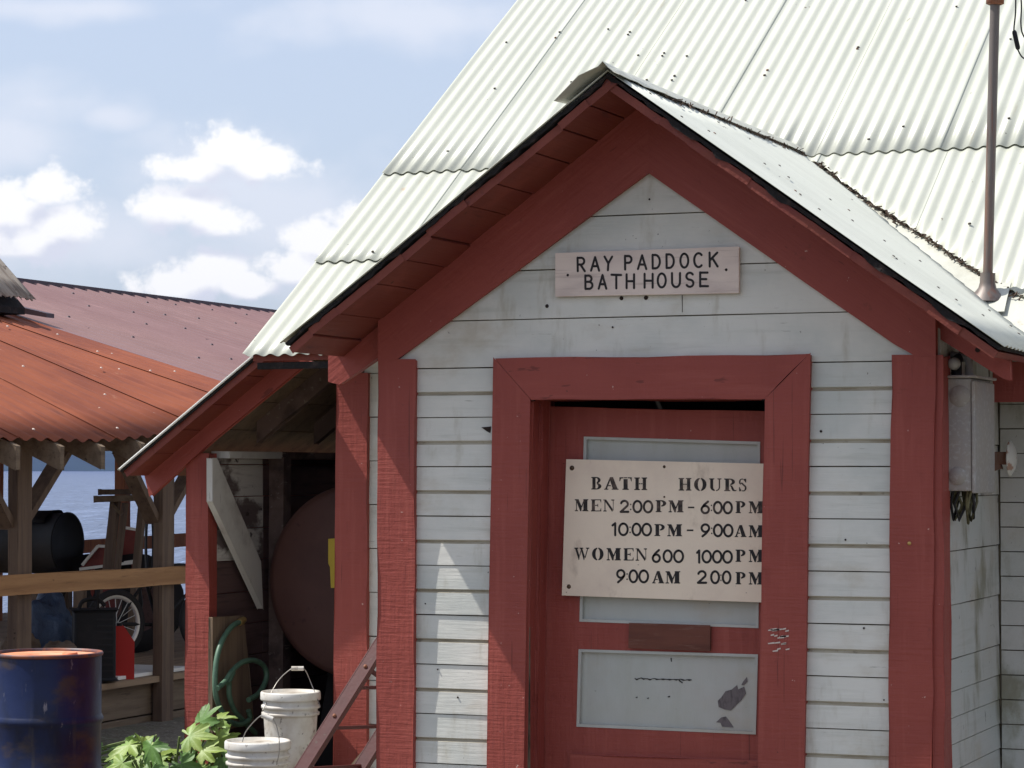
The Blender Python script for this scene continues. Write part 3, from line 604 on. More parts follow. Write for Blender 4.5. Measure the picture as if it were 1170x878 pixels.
for pp in (p1, p2):
    slb = slab(MB(), pp, DY + .016, .015); sub(slb, 'door_panel', M['white_panel'], door, wob=.001)
    mo_ = MB(); w = 3.2
    (ax, ay), (bx, by), (cx, cy), (dx, dy) = pp
    slab(mo_, [(ax, ay), (bx, by), (bx - w, by + w), (ax + w, ay + w)], DY - .003, .018); slab(mo_, [(bx, by), (cx, cy), (cx - w, cy - w), (bx - w, by + w)], DY - .003, .018)
    slab(mo_, [(cx, cy), (dx, dy), (dx + w, dy - w), (cx - w, cy - w)], DY - .003, .018); slab(mo_, [(dx, dy), (ax, ay), (ax + w, ay + w), (dx + w, dy - w)], DY - .003, .018)
    sub(mo_, 'panel_moulding', M['white_panel'], door)
sub(slab(MB(), [(651.5, 862.5), (872, 871), (868, 1060), (650, 1060)], DY - .02, .019), 'kick_board', M['red_h'], door, bevel=.004, wob=.003)
sub(slab(MB(), [(719.5, 713), (811, 715.5), (810.5, 743.5), (719, 740)], DY - .016, .016), 'wood_block', M['oldblock'], door, bevel=.003, wob=.002)
for pg in ([(829, 790), (836, 788), (842, 783), (843, 788), (850, 785), (852, 793), (847, 800), (843, 804), (835, 812), (828, 811), (821, 808), (820, 801), (824, 797)],
           [(849, 779), (853, 774), (854, 779), (850, 783), (847, 783)], [(824, 820), (829, 819), (833, 824), (838, 831.5), (825, 830.5), (823, 826), (818, 825.5)]):
    sub(slab(MB(), pg, DY + .0135, .0025), 'peeled_patch', M['peel'], door)
up_, lo_ = [], []
for i in range(27):
    x = 725 + 2.5 * i; y0 = 775 + 1.5 * noise.noise(Vector((i * .5, 0, 0))) + i * .06; th = .5 + .6 * abs(noise.noise(Vector((i * .9, 3, 0)))) + (.9 if i % 3 == 1 else 0)
    up_.append((x, y0)); lo_.append((x, y0 + th + .3))
sub(slab(MB(), up_ + lo_[::-1], DY + .0137, .0022), 'panel_crack', M['ink'], door)
for pg in ([(776, 777), (780, 780), (779.5, 781), (775, 778)], [(766, 752), (767.2, 752), (767.4, 756.5), (766.6, 756)], [(762.6, 796), (765.4, 795.2), (765.6, 796.8), (763.4, 797.2)], [(725.6, 797), (728.4, 796.2), (728, 797.8)], [(738.6, 798), (741.4, 797.2), (740.6, 799)]):
    sub(slab(MB(), pg, DY + .0137, .0022), 'panel_nick', M['ink'], door)
# nail heads and knots on the boards
def disc(mb, x, y, Yp, r, h=.004): mb.lathe([(0, h), (r * .7, h * .8), (r, 0)], 12, PY(x, y, Yp), (0, -1, 0))
nm = MB()
slab(nm, [(779, 337.5), (779.7, 337.5), (779.9, 357), (779.2, 357)], -.0128, .004)
for (x, y, r) in ((625, 350, .0075), (710, 341, .008), (738, 340.5, .0085), (938, 493, .005), (987, 718, .004), (966, 617, .004), (742, 228, .004), (726, 300, .004), (700, 374, .004), (1010, 800, .003), (500, 765, .003), (523, 797, .004), (486, 690, .003)):
    disc(nm, x, y, -.012, r)
slab(nm, [(550, 488.5), (561, 487.5), (560, 495), (556, 493)], -.0125, .003)
nm.build('nail_hole', M['hole'], H)['kind'] = 'stuff'
nn_ = MB(); disc(nn_, 1039, 621, FY, .008, .007); nn_.build('brass_nail', M['brass'], H)
# ------------------------------------------------------------------ lettering
def ribbon(mb, pts, w, tf, depth=.0009):
    """brush stroke of width w along pts (unit box), tf maps the box to the board; round ends"""
    P = [tf(*p) for p in pts]; n = len(P); nrm = (0, -1, 0); left = []; right = []
    for i in range(n):
        t = (P[min(i + 1, n - 1)] - P[max(i - 1, 0)]).normalized(); q = Vector((-t.z, 0, t.x)) * (w / 2)
        left.append(P[i] + q); right.append(P[i] - q)
    t0 = (P[0] - P[1]).normalized(); t1 = (P[-1] - P[-2]).normalized()
    end = [P[-1] + (t1 * math.cos(a) + Vector((t1.z, 0, -t1.x)) * math.sin(a)) * w / 2 for a in (-.9, -.3, .3, .9)]
    beg = [P[0] + (t0 * math.cos(a) + Vector((t0.z, 0, -t0.x)) * math.sin(a)) * w / 2 for a in (-.9, -.3, .3, .9)]
    vs = left + right; fs = [(i, i + 1, n + i + 1, n + i) for i in range(n - 1)]
    o = len(vs); vs += end; fs.append((n - 1, o, o + 1, o + 2, o + 3, 2 * n - 1))
    o = len(vs); vs += beg; fs.append((n, o, o + 1, o + 2, o + 3, 0))
    vs = [v + Vector((0, -depth, 0)) for v in vs]
    mb.add(vs, fs)
def arc(cx, cy, rx, ry, a0, a1, n=14): return [(cx + rx * math.cos(R(a0 + (a1 - a0) * i / n)), cy + ry * math.sin(R(a0 + (a1 - a0) * i / n))) for i in range(n + 1)]
STROKE = {
 'R': [[(.08, 0), (.05, 1)], [(.05, .98), (.45, .99)] + arc(.48, .74, .40, .25, 88, -85) + [(.1, .49)], [(.42, .48), (.95, 0)]],
 'A': [[(0, 0), (.5, 1)], [(.5, 1), (1, 0)], [(.18, .33), (.82, .33)]],
 'Y': [[(0, 1), (.5, .5)], [(1, 1), (.5, .5)], [(.5, .5), (.45, 0)]],
 'P': [[(.06, 0), (.04, 1)], [(.05, .98), (.5, .99)] + arc(.52, .74, .42, .25, 88, -85) + [(.1, .49)]],
 'D': [[(.05, 0), (.03, 1)], [(.04, .98), (.35, .99)] + arc(.38, .5, .58, .49, 85, -85) + [(.05, .01)]],
 'O': [arc(.5, .5, .47, .5, 95, 455, 26)],
 'C': [arc(.56, .5, .52, .5, 48, 312, 20)],
 'K': [[(.05, 0), (.03, 1)], [(.95, 1), (.08, .45)], [(.35, .62), (1, 0)]],
 'B': [[(.06, 0), (.04, 1)], [(.05, .98), (.4, .99)] + arc(.45, .76, .38, .23, 85, -85) + [(.08, .53)], [(.4, .53)] + arc(.5, .27, .45, .26, 85, -85) + [(.06, .01)]],
 'T': [[(0, 1), (1, .98)], [(.5, .98), (.5, 0)]],
 'H': [[(.04, 0), (.04, 1)], [(.96, 0), (.96, 1)], [(.04, .5), (.96, .5)]],
 'U': [[(.04, 1), (.05, .4)] + arc(.5, .36, .45, .36, 180, 360, 14) + [(.96, 1)]],
 'S': [arc(.5, .75, .42, .25, 30, 250, 12) + arc(.5, .25, .44, .25, 85, -150, 14)],
 'E': [[(.06, 0), (.06, 1)], [(.06, .98), (.95, .98)], [(.06, .52), (.8, .52)], [(.06, .02), (1, .02)]],
 '0': [arc(.5, .5, .45, .48, 95, 455, 26)],
 '1': [[(.1, .82), (.6, 1)], [(.6, 1), (.6, 0)]],
 '2': [arc(.5, .7, .42, .28, 165, -30, 12) + [(.06, .04)], [(.04, .04), (.98, .04)]],
 '6': [[(.82, 1), (.4, .74), (.14, .48)] + arc(.5, .32, .42, .31, 165, 525, 22)],
 '9': [[(.18, 0), (.6, .26), (.86, .52)] + arc(.5, .68, .42, .31, -15, -375, 22)],
}
def lens(mb, poly, tf, k=0): 
    P = [tf(*p) + Vector((0, -.0009 - .00008 * k, 0)) for p in poly]
    n = Vector((0, 0, 0))
    for i in range(1, len(P) - 1): n += (P[i] - P[0]).cross(P[i + 1] - P[0])
    mb.add(P if n.y < 0 else P[::-1], [tuple(range(len(P)))])
def crescent(cx, cy, rx, ry, ix, iy, a0, a1, n=12, dx=0):
    return arc(cx, cy, rx, ry, a0, a1, n) + arc(cx + dx, cy, ix, iy, a1, a0, n)
def istem(x, w, s=.09, h=.07, y0=0, y1=1):
    return [(x - s, y0), (x + w + s, y0), (x + w + s, y0 + h), (x + w, y0 + h + .03), (x + w, y1 - h - .03), (x + w + s, y1 - h), (x + w + s, y1), (x - s, y1), (x - s, y1 - h), (x, y1 - h - .03), (x, y0 + h + .03), (x - s, y0 + h)]
def arm(x0, x1, y, up):  # bar with a beak
    return [(x0, y), (x1 - .12, y), (x1 - .03, y + up * .2), (x1, y + up * .2), (x1, y - up * .07), (x0, y - up * .07)]
STEN = {
 'B': [istem(.1, .30, .1), crescent(.46, .745, .42, .255, .16, .17, 90, -78, 10), crescent(.46, .26, .5, .26, .2, .18, 78, -90, 10)],
 'A': [[(.0, 0), (.3, 0), (.3, .07), (.2, .08), (.48, .86), (.42, 1), (.08, .09), (0, .07)], [(.44, 1), (.64, 1), (.97, .08), (1.04, .07), (1.04, 0), (.54, 0), (.54, .07), (.62, .08), (.48, .56), (.41, .86)], [(.29, .28), (.5, .28), (.47, .36), (.31, .36)]],
 'T': [[(.33, .86), (.33, .1), (.24, .07), (.24, 0), (.76, 0), (.76, .07), (.67, .1), (.67, .86)], [(0, 1), (0, .68), (.05, .68), (.12, .9), (.33, .93), (.33, 1)], [(1, 1), (1, .68), (.95, .68), (.88, .9), (.67, .93), (.67, 1)], [(.37, .93), (.63, .93), (.63, 1), (.37, 1)]],
 'H': [istem(.08, .26, .09), istem(.66, .26, .09), [(.36, .46), (.48, .46), (.48, .54), (.36, .54)], [(.52, .46), (.64, .46), (.64, .54), (.52, .54)]],
 'O': [crescent(.5, .5, .52, .52, .2, .45, 97, 263, 16), crescent(.5, .5, .52, .52, .2, .45, -83, 83, 16)],
 'U': [[(0, 1), (0, .93), (.08, .9), (.08, .3)] + arc(.5, .3, .42, .31, 180, 262, 8) + [(.46, .07)] + arc(.52, .3, .2, .22, 250, 180, 6) + [(.32, .9), (.42, .93), (.42, 1)], [(.66, 1), (.66, .93), (.78, .9), (.78, .3)] + arc(.52, .3, .26, .24, 0, -80, 7) + [(.55, -.01)] + arc(.52, .3, .36, .31, -80, 0, 7) + [(.88, .9), (1, .93), (1, 1)]],
 'R': [istem(.1, .30, .1), crescent(.46, .74, .44, .26, .18, .17, 90, -80, 10), [(.46, .46), (.66, .44), (.84, .12), (.9, .07), (1.02, .1), (1.02, .03), (.9, -.01), (.7, .02), (.6, .2), (.56, .36), (.46, .4)]],
 'S': [crescent(.42, .74, .38, .27, .2, .2, 62, 235, 12), crescent(.55, .26, .4, .27, .2, .2, -118, 60, 12), [(.28, .62), (.75, .33), (.82, .44), (.38, .72)], [(.9, 1), (.9, .68), (.85, .68), (.6, .92), (.64, .98)], [(.06, 0), (.06, .34), (.11, .34), (.34, .08), (.3, .02)]],
 'M': [[(0, 0), (.24, 0), (.24, .07), (.15, .1), (.15, .9), (.09, .9), (.09, .1), (0, .07)], [(0, 1), (.28, 1), (.53, .36), (.49, .0), (.40, .0), (.11, .86), (0, .93)], [(.52, .34), (.56, .36), (.72, .9), (.66, .9), (.5, .44)], [(.64, 1), (1.02, 1), (1.02, .93), (.95, .9), (.95, .1), (1.02, .07), (1.02, 0), (.57, 0), (.57, .07), (.65, .1), (.65, .93)]],
 'E': [istem(.08, .30, .08), arm(.4, 1, .93, -1), arm(.4, 1, .07, 1), [(.4, .46), (.62, .46), (.66, .36), (.7, .36), (.7, .64), (.66, .64), (.62, .54), (.4, .54)]],
 'N': [[(0, 0), (.3, 0), (.3, .07), (.19, .1), (.19, .84), (.11, .92), (.11, .1), (0, .07)], [(0, 1), (.26, 1), (.84, .22), (.84, .0), (.78, 0), (.1, .93), (0, .93)], [(.72, 1), (1, 1), (1, .93), (.92, .9), (.92, .1), (.87, .06), (.87, .9), (.72, .93)]],
 'P': [istem(.1, .34, .1), crescent(.52, .73, .46, .27, .16, .16, 90, -90, 12)],
 'W': [[(0, 1), (.26, 1), (.26, .93), (.2, .9), (.36, .3), (.33, .0), (.29, 0), (.06, .9), (0, .93)], [(.38, .3), (.46, .72), (.42, .78), (.35, .42)], [(.36, 1), (.6, 1), (.6, .93), (.54, .9), (.7, .3), (.67, 0), (.63, 0), (.42, .9), (.36, .93)], [(.71, .24), (.86, .9), (.78, .93), (.78, 1), (1, 1), (1, .93), (.92, .9), (.74, .12)]],
}
def write(mb, items, scale, ox, oy, Yp, w, style, aspect=1):
    """items: (char, x0, x1, ytop, ybottom) read off the sign; pixels of an enlarged view with that scale and offset"""
    for (ch, x0, x1, yt, yb) in items:
        def tf(u, v): return PY(ox + (x0 + (x1 - x0) * u) / scale, oy + (yb + (yt - yb) * v) / scale, Yp)
        if style == 'stencil' and ch in STEN:
            for k, p in enumerate(STEN[ch]): lens(mb, p, tf, k)
        elif ch == ':':
            for v in (.25, .68): lens(mb, arc(.5, v, .5, .07, 0, 360, 10)[:-1], tf)
        elif ch == '-':
            lens(mb, [(0, .42), (1, .42), (1, .55), (0, .55)], tf)
        else:
            for k, st in enumerate(STROKE[ch]): ribbon(mb, st, w, tf, .0009 + .00012 * k)
def words(items, root, gap, args, mats):
    """each word is a part of its own"""
    items = sorted(items, key=lambda q: q[1]); w = [[items[0]]]
    for q in items[1:]:
        (w[-1].append(q) if q[1] - w[-1][-1][2] < gap else w.append([q]))
    for g in w:
        m = MB(); write(m, g, *args); m.build('lettering', mats, root)
# the house name over the door
NY = -.034
bd = PY(738, 312, NY); ns = thing('name_sign', (bd.x, NY + .018, bd.z - .085), 'pink board with hand painted black house name under the gable', 'sign')
slab(MB(), [(635, 290), (843.5, 282.5), (843.5, 334.5), (635, 338.5)], NY, .018).build('sign_board', M['sign_pink'], ns, bevel=.002)
def yl(x, a, b_): return a + (b_ - a) * (x - 230) / 628
def row(chars, spans, t0, t1, b0, b1): return [(c, a, d, yl((a + d) / 2, t0, t1), yl((a + d) / 2, b0, b1)) for c, (a, d) in zip(chars, spans)]
m = MB(); write(m, row('RAYPADDOCK', [(232, 268), (294, 330), (354, 388), (444, 476), (503, 540), (567, 602), (629, 664), (691, 728), (752, 790), (821, 858)], 448, 424, 508, 486), 3.9, 600, 180, NY, .0088, 'stroke')
m.build('lettering', M['ink'], ns)
m = MB(); write(m, row('BATHHOUSE', [(267, 302), (328, 362), (385, 428), (451, 487), (531, 570), (590, 628), (653, 692), (716, 752), (778, 815)], 528, 511, 588, 574), 3.9, 600, 180, NY, .0088, 'stroke')
m.build('lettering', M['ink'], ns)
for (x, y) in ((190, 525), (896, 501)):
    q = MB(); disc(q, 600 + x / 3.9, 180 + y / 3.9, NY, .0055, .003); q.build('screw', M['hole'], ns)
# the opening hours on the door
HY = .155
bd = PY(755, 605, HY); hs = thing('hours_sign', (bd.x, HY + .016, bd.z - .27), 'cream board stencilled with bath hours fixed on the red door', 'sign')
slab(MB(), [(647.5, 525.5), (890, 531), (886, 688.5), (642.5, 680)], HY, .016).build('sign_board', M['sign_cream'], hs, bevel=.002)
def dy(x): return (x - 400) * .012
def line(seq, top, bot): return [(c, a, d, top + dy((a + d) / 2), bot + dy((a + d) / 2)) for (c, a, d) in seq]
L1 = line([('B', 397, 432), ('A', 440, 486), ('T', 491, 532), ('H', 541, 583), ('H', 689, 731), ('O', 741, 781), ('U', 791, 832), ('R', 841, 881), ('S', 889, 917)], 483, 525)
L2 = line([('M', 342, 386), ('E', 396, 430), ('N', 437, 474), ('P', 612, 648), ('M', 655, 704), ('P', 879, 912), ('M', 923, 972)], 558, 598)
L2d = line([('2', 494, 521), (':', 526, 531), ('0', 536, 566), ('0', 571, 602), ('-', 720, 741), ('6', 763, 792), (':', 796, 801), ('0', 805, 834), ('0', 838, 868)], 561, 600)
L3 = line([('P', 608, 643), ('M', 651, 699), ('A', 876, 914), ('M', 923, 972)], 638, 678)
L3d = line([('1', 466, 484), ('0', 488, 520), (':', 524, 529), ('0', 533, 563), ('0', 566, 598), ('-', 716, 738), ('9', 763, 793), (':', 797, 802), ('0', 805, 835), ('0', 839, 870)], 637, 677)
L4 = line([('W', 340, 390), ('O', 400, 437), ('M', 448, 495), ('E', 505, 538), ('N', 545, 583), ('P', 879, 913), ('M', 923, 972)], 720, 761)
L4d = line([('6', 600, 628), ('0', 637, 667), ('0', 672, 705), ('1', 749, 763), ('0', 767, 798), ('0', 802, 833), ('0', 836, 868)], 725, 765)
L5 = line([('A', 600, 639), ('M', 645, 693), ('P', 879, 913), ('M', 923, 972)], 795, 836)
L5d = line([('9', 481, 510), (':', 514, 519), ('0', 523, 552), ('0', 556, 588), ('2', 752, 781), ('0', 796, 825), (':', 828, 832), ('0', 835, 863)], 793, 834)
for ln, dg in ((L1, []), (L2, L2d), (L3, L3d), (L4, L4d), (L5, L5d)):
    words(ln + dg, hs, 13.5, (2.925, 540, 380, HY, .0088, 'stencil'), M['ink_worn'] if not dg or ln is L2 else M['ink'])
for (x, y, r) in ((653.5, 535, .010), (759, 533.5, .006), (650, 670.5, .009), (759, 568, .004)):
    q = MB(); disc(q, x, y, HY, r, .004); q.build('screw', M['screw'], hs)

# ------------------------------------------------------------------ fittings on the house
# service mast through the porch roof
pb = PL(1128, 338, (0, -.645, 1), (0, .55, 2.283)); top = pb + Vector((.02, .03, 1.75))
tp = PD(1137, 0, (pb - CAM).dot(CF)); dr = (tp - pb).normalized()
ms = thing('service_mast', pb, 'rusty metal conduit mast rising through the porch roof', 'pole')
MB().tube([pb - dr * .5, pb + dr * .6, pb + dr * 1.45], .0195, 16).build('pole', M['pipe'], ms)
MB().lathe([(.024, -.02), (.036, -.015), (.036, .02), (.024, .026)], 16, pb + dr * 1.172, dr).build('collar', M['rusty'], ms)
m = MB(); nr = MN.copy()
m.lathe([(.030, .09), (.031, .05), (.036, .03), (.060, .0), (.072, -.022)], 18, pb + dr * .0, dr)
m.build('roof_boot', M['pipe'], ms)
m = MB(); e = MDN.copy(); q = Vector((1, 0, 0)); c0 = pb + nr * .004
m.prism([c0 - e * .09 - q * .08, c0 + e * .14 - q * .09, c0 + e * .14 + q * .09, c0 - e * .09 + q * .08], nr * .003)
m.build('flashing_plate', M['flash'], ms, wob=.003, cut=.05)
m = MB(); hd = pb + dr * 1.47
m.tube([hd - dr * .03, hd + dr * .05, hd + dr * .09 + Vector((.05, 0, 0)), hd + dr * .06 + Vector((.11, 0, 0))], [.03, .04, .045, .03], 14); m.build('weather_head', M['rusty'], ms)
# two drop wires
dm = (pb - CAM).dot(CF)
def wire(name, pts, lab, r=.0032):
    t = thing(name, PD(*pts[0], dm), lab, 'wire', 'service wires hanging from the mast')
    P = [PD(x, y, dm) for x, y in pts]; Q = []
    for i in range(len(P) - 1):
        a0 = P[max(i - 1, 0)]; a1 = P[i]; a2 = P[i + 1]; a3 = P[min(i + 2, len(P) - 1)]
        for j in range(6):
            s_ = j / 6; Q.append(.5 * ((2 * a1) + (a2 - a0) * s_ + (2 * a0 - 5 * a1 + 4 * a2 - a3) * s_ ** 2 + (3 * a1 - a0 - 3 * a2 + a3) * s_ ** 3))
    Q.append(P[-1]); MB().tube(Q, r, 8).build('cable', M['cable'], t); return t
t = wire('service_wire', [(1150, -60), (1159, -25), (1160.5, 10), (1158.5, 34), (1160, 46), (1163, 57), (1172, 68), (1200, 72), (1240, 40)], 'black service wire with a splice sleeve beside the mast')
a, c = PD(1158.5, 35, dm), PD(1163.5, 57, dm); MB().tube([a, a + (c - a) * .1, a + (c - a) * .9, c], [.006, .0095, .0095, .006], 12).build('splice_sleeve', M['black'], t)
wire('service_wire', [(1152, -66), (1164, -30), (1167, 5), (1166.5, 28), (1170, 42), (1184, 56), (1215, 50), (1250, 10)], 'plain black service wire curving off beside the spliced one')
# meter cabinet on the porch side
mb_ = PY(1096, 563, .055); mc_ = thing('meter_cabinet', (XR + .06, .17, 1.72), 'grey steel meter cabinet on the porch side under the eave', 'electrical box')
x0, x1, y0, y1, z0, z1 = XR + .014, XR + .122, .075, .415, 1.722, 2.135
MB().box((x0, y0, z0), (x1 - .012, y1, z1)).build('cabinet', M['galv'], mc_, bevel=.006)
d = MB().box((x1 - .010, y0 - .006, z0 - .008), (x1 + .004, y1 + .006, z1 - .01)); d = d.build('cover', M['galv'], mc_, bevel=.004)
MB().box((x0 - .005, y0 - .012, z1 + .001), (x1 + .012, y1 + .012, z1 + .012)).build('rain_lid', M['galv'], mc_, bevel=.004)
MB().lathe([(0, .006), (.03, .006), (.034, .0)], 20, (x0 + .045, y0, z0 + .055), (0, -1, 0)).build('knockout', M['galv'], mc_)
MB().lathe([(0, .006), (.036, .006), (.04, .0)], 20, (x0 + .055, y0, z1 - .065), (0, -1, 0)).build('knockout', M['galv'], mc_)
m = MB()
m.tube([(x0 + .03, y0 + .06, z1 + .01), (x0 + .03, y0 + .06, z1 + .07), (x0 + .03, y0 + .16, z1 + .09)], .02, 12); m.build('conduit_elbow', M['cable'], mc_)
m = MB(); m.tube([(x0 + .07, y0 + .09, z1 + .01), (x0 + .07, y0 + .09, z1 + .075), (x0 + .0, y0 + .12, z1 + .09)], .017, 12); m.build('conduit_elbow', M['galv'], mc_)
m = MB().lathe([(0, .03), (.014, .028), (.022, .016), (.024, 0)], 18, (x0 + .03, y0 + .02, z1 + .055), (0, -1, 0)); m.build('glass_fitting', M['glass'], mc_)
for i in range(9):
    xx = x0 + .02 + .01 * (i % 8) + random.uniform(-.004, .004); yy = y0 + .03 + .04 * random.random(); a = random.uniform(-.03, .03)
    MB().tube([(xx, yy, z0 + .01), (xx + a, yy + .01, z0 - .05), (xx + a * .4, yy + .02, z0 - .09 - .03 * random.random()), (xx - a * .6, yy + .05, z0 - .04), (xx - a * .2, yy + .07, z0 + .005)], .0055, 7).build('cable_tail', M['cable_tan'] if i % 3 else M['cable'], mc_)
# the round fitting behind it
ml = thing('alarm_bell', (XR + .02, .80, 1.74), 'rusty white round bell on an iron bracket behind the grey cabinet', 'bell')
MB().box((XR + .014, .70, 1.70), (XR + .03, .84, 1.95)).build('mounting_plate', M['galv'], ml, bevel=.004)
m = MB(); m.bar((XR + .02, .77, 1.845), (XR + .115, .77, 1.845), .03, .05); m.bar((XR + .02, .77, 1.80), (XR + .08, .77, 1.82), .02, .03); m.build('bracket', M['rusty'], ml, bevel=.004)
m = MB().lathe([(0, .02), (.03, .019), (.05, .012), (.068, .0), (.072, -.004), (.068, -.006), (.02, -.004)], 28, (XR + .118, .77, 1.845), (1, 0, 0)); m.build('bell_dome', M['porcelain'], ml)
MB().lathe([(0, .012), (.012, .008), (.016, 0)], 12, (XR + .104, .77, 1.845), (1, 0, 0)).build('hub', M['rusty'], ml)

# ------------------------------------------------------------------ lean-to at the left of the house
LT = thing('lean_to', (-2.2, 1.5, 0), 'red trimmed open lean-to shed against the bath house side', 'shed')
e0 = PY(140, 535, .84); e1 = PY(290, 408, .84); SLT = (e1.z - e0.z) / (e1.x - e0.x)
def zl(x): return e0.z + SLT * (x - e0.x)
cl = 1 / math.sqrt(1 + SLT ** 2); ln_ = Vector((-SLT * cl, 0, cl))
YB = 3.9
m = MB(); ex = e1.x + .06
corr(m, (ex, 0, zl(ex) + .006), (0, 1, 0), (-cl, 0, -SLT * cl), .83, YB, lambda y: (0, (ex - e0.x + .02) / cl), .068, .006, rows=4, res=8)
m.build('roof_sheet', M['roof'], LT, solid=.0015)
m = MB(); x = e0.x
while x < -2.06:
    w = random.choice((.14, .15, .17)); xb = min(x + w - .003, -2.03)
    m.prism([(x, .85 + random.uniform(0, .008), zl(x) - .012), (xb, .85, zl(xb) - .012), (xb + .018, .85, zl(xb) - .036), (x + .018, .85, zl(x) - .036)], (0, .21, 0)); x += w
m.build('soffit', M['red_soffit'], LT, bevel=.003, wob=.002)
m = MB(); x = e0.x
while x < -1.70:
    w = random.choice((.14, .15, .17)); xb = min(x + w - .003, -1.66)
    m.prism([(x, 1.07, zl(x) - .012), (xb, 1.07, zl(xb) - .012), (xb + .018, 1.07, zl(xb) - .036), (x + .018, 1.07, zl(x) - .036)], (0, YB - 1.07, 0)); x += w
m.build('roof_boards', M['ply'], LT, wob=.002)
m = MB(); m.prism([(e0.x - .01, .838, zl(e0.x) - .004), (ex, .838, zl(ex) - .004), (ex, .838, zl(ex) - .016), (e0.x - .01, .838, zl(e0.x) - .019)], (0, .02, 0)); m.build('edge_strip', M['felt'], LT)
MB().tube([(e0.x - .012, .834, zl(e0.x - .012) + .004), (ex, .834, zl(ex) + .004)], .0055, 8).build('lit_edge', M['white'], LT)  # white roll added so the roof edge reads as sunlit
slab(MB(), [(165, 540), (310, 410), (352, 413), (243, 502.5), (171, 567)], 1.03, .035).build('barge_board', M['red_l'], LT, bevel=.003, wob=.002)
m = MB(); cs = [(213.5, 519), (238, 519), (238, 1010), (210, 1010)]; slab(m, cs, 1.06, .075); m.build('post', M['red_v'], LT, bevel=.004, wob=.003)
# side wall of drop siding, seen from inside
wx = -2.50
m = MB(); mp = MB(); zz = .05
k = 0
while zz < 1.84:
    h = .148; 
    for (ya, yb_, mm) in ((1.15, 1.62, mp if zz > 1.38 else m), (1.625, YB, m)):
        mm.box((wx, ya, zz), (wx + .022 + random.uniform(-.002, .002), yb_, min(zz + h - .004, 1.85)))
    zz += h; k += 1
m.build('side_wall', M['shed_in'], LT, wob=.002); mp.build('side_wall', M['shed_lit'], LT, wob=.002)  # paler copy paints daylight on the upper boards near the opening
m = MB(); mm = MB()
for i in range(13): mm.prism([(wx - .03, 1.10, i * .143), (wx - .006, 1.10, i * .143), (wx - .006, 1.10, i * .143 + .139), (wx - .012, 1.10, i * .143 + .139)], (0, YB - 1.1, 0))
mm.build('outer_siding', M['red_y'], LT, wob=.003)
MB().box((wx - .03, YB, 0), (-1.4, YB + .04, 2.45)).build('back_wall', M['shed_in'], LT)
MB().box((wx + .024, 1.68, .05), (wx + .10, 1.76, 1.86)).build('stud', M['rafter'], LT, wob=.002)
MB().box((wx - .004, 1.161, 1.852), (wx + .09, 1.69, 1.885)).build('top_plate', M['pale_board'], LT, wob=.002, bevel=.002)
MB().box((wx - .004, 1.692, 1.852), (wx + .09, YB, 1.885)).build('top_plate', M['rafter'], LT, wob=.002)
a = PX(245, 522, wx + .10); c = PX(303, 688, wx + .10)
m = MB(); bb = PX(262, 524, wx + .10); cc = PX(284, 640, wx + .10)
m.prism([PX(243, 524, wx + .085), PX(248, 524, wx + .085), PX(298, 642, wx + .085), PX(300.5, 696, wx + .085), PX(243, 573, wx + .085)], (-.03, 0, 0)); m.build('brace', M['pale_board'], LT, bevel=.002, wob=.001)
for y in (1.45, 2.05, 2.65, 3.25):
    xa, xb = -2.42, -1.46
    MB().prism([(xa, y, zl(xa) - .038), (xb, y, zl(xb) - .038), (xb, y, zl(xb) - .15), (xa, y, zl(xa) - .15)], (0, .045, 0)).build('rafter', M['rafter'], LT, bevel=.002, wob=.002)
MB().box((wx - .02, 1.17, .18), (-1.45, YB, .24)).build('floor', M['grey_y'], LT, wob=.002)
MB().box((-1.46, YM + .07, 0), (-1.405, YB, 2.5)).build('inner_wall', M['shed_in'], LT)
# fuel tank in the lean-to
tc_ = PY(402.8, 665, 1.52); RTK = 110 / F * (tc_ - CAM).dot(CF)
tk = thing('fuel_tank', (tc_.x, 2.2, .24), 'large brown cylindrical fuel tank lying inside the lean-to', 'tank')
MB().lathe([(0, 1.52), (RTK * .55, 1.512), (RTK * .93, 1.50), (RTK, 1.488), (RTK + .006, 1.47), (RTK, 1.46), (RTK, .02), (RTK * .9, 0), (0, 0)], 64, (tc_.x, 3.04, tc_.z), (0, -1, 0)).build('shell', M['tank'], tk)
for y in (1.75, 2.75):
    MB().prism([(tc_.x - .34, y, .24), (tc_.x + .34, y, .24), (tc_.x + .22, y, tc_.z - RTK * .8), (tc_.x - .22, y, tc_.z - RTK * .8)], (0, .06, 0)).build('cradle', M['dark'], tk)
m = MB(); m.prism([PY(375, 616, 1.515), (PY(400, 614, 1.515)), PY(400, 672, 1.515), PY(378, 672, 1.515), PY(377, 648, 1.515), PY(375, 644, 1.515)], (0, .003, 0)); lb = m.build('sticker', M['yellow'], tk)
# things against the shed wall
px_ = wx + .075
m = MB(); m.prism([PX(243, 706, px_), PX(278.5, 704, px_), PX(290, 826, px_), PX(243, 838, px_)], (-.02, 0, 0)); solo('plywood_sheet', m, M['ply'], 'weathered grey plywood sheet standing against the lean-to wall', 'board', bevel=.002, wob=.002)
hx = px_ + .02
def smooth(P, k=6, closed=False):
    Q = []; n = len(P)
    for i in range(n - 1):
        a0 = P[max(i - 1, 0)]; a1 = P[i]; a2 = P[i + 1]; a3 = P[min(i + 2, n - 1)]
        for j in range(k):
            s_ = j / k; Q.append(.5 * ((2 * a1) + (a2 - a0) * s_ + (2 * a0 - 5 * a1 + 4 * a2 - a3) * s_ ** 2 + (3 * a1 - a0 - 3 * a2 + a3) * s_ ** 3))
    Q.append(P[-1]); return Q
hs_ = thing('garden_hose', PX(265, 830, hx), 'coiled green garden hose with brass end on the plywood sheet', 'hose')
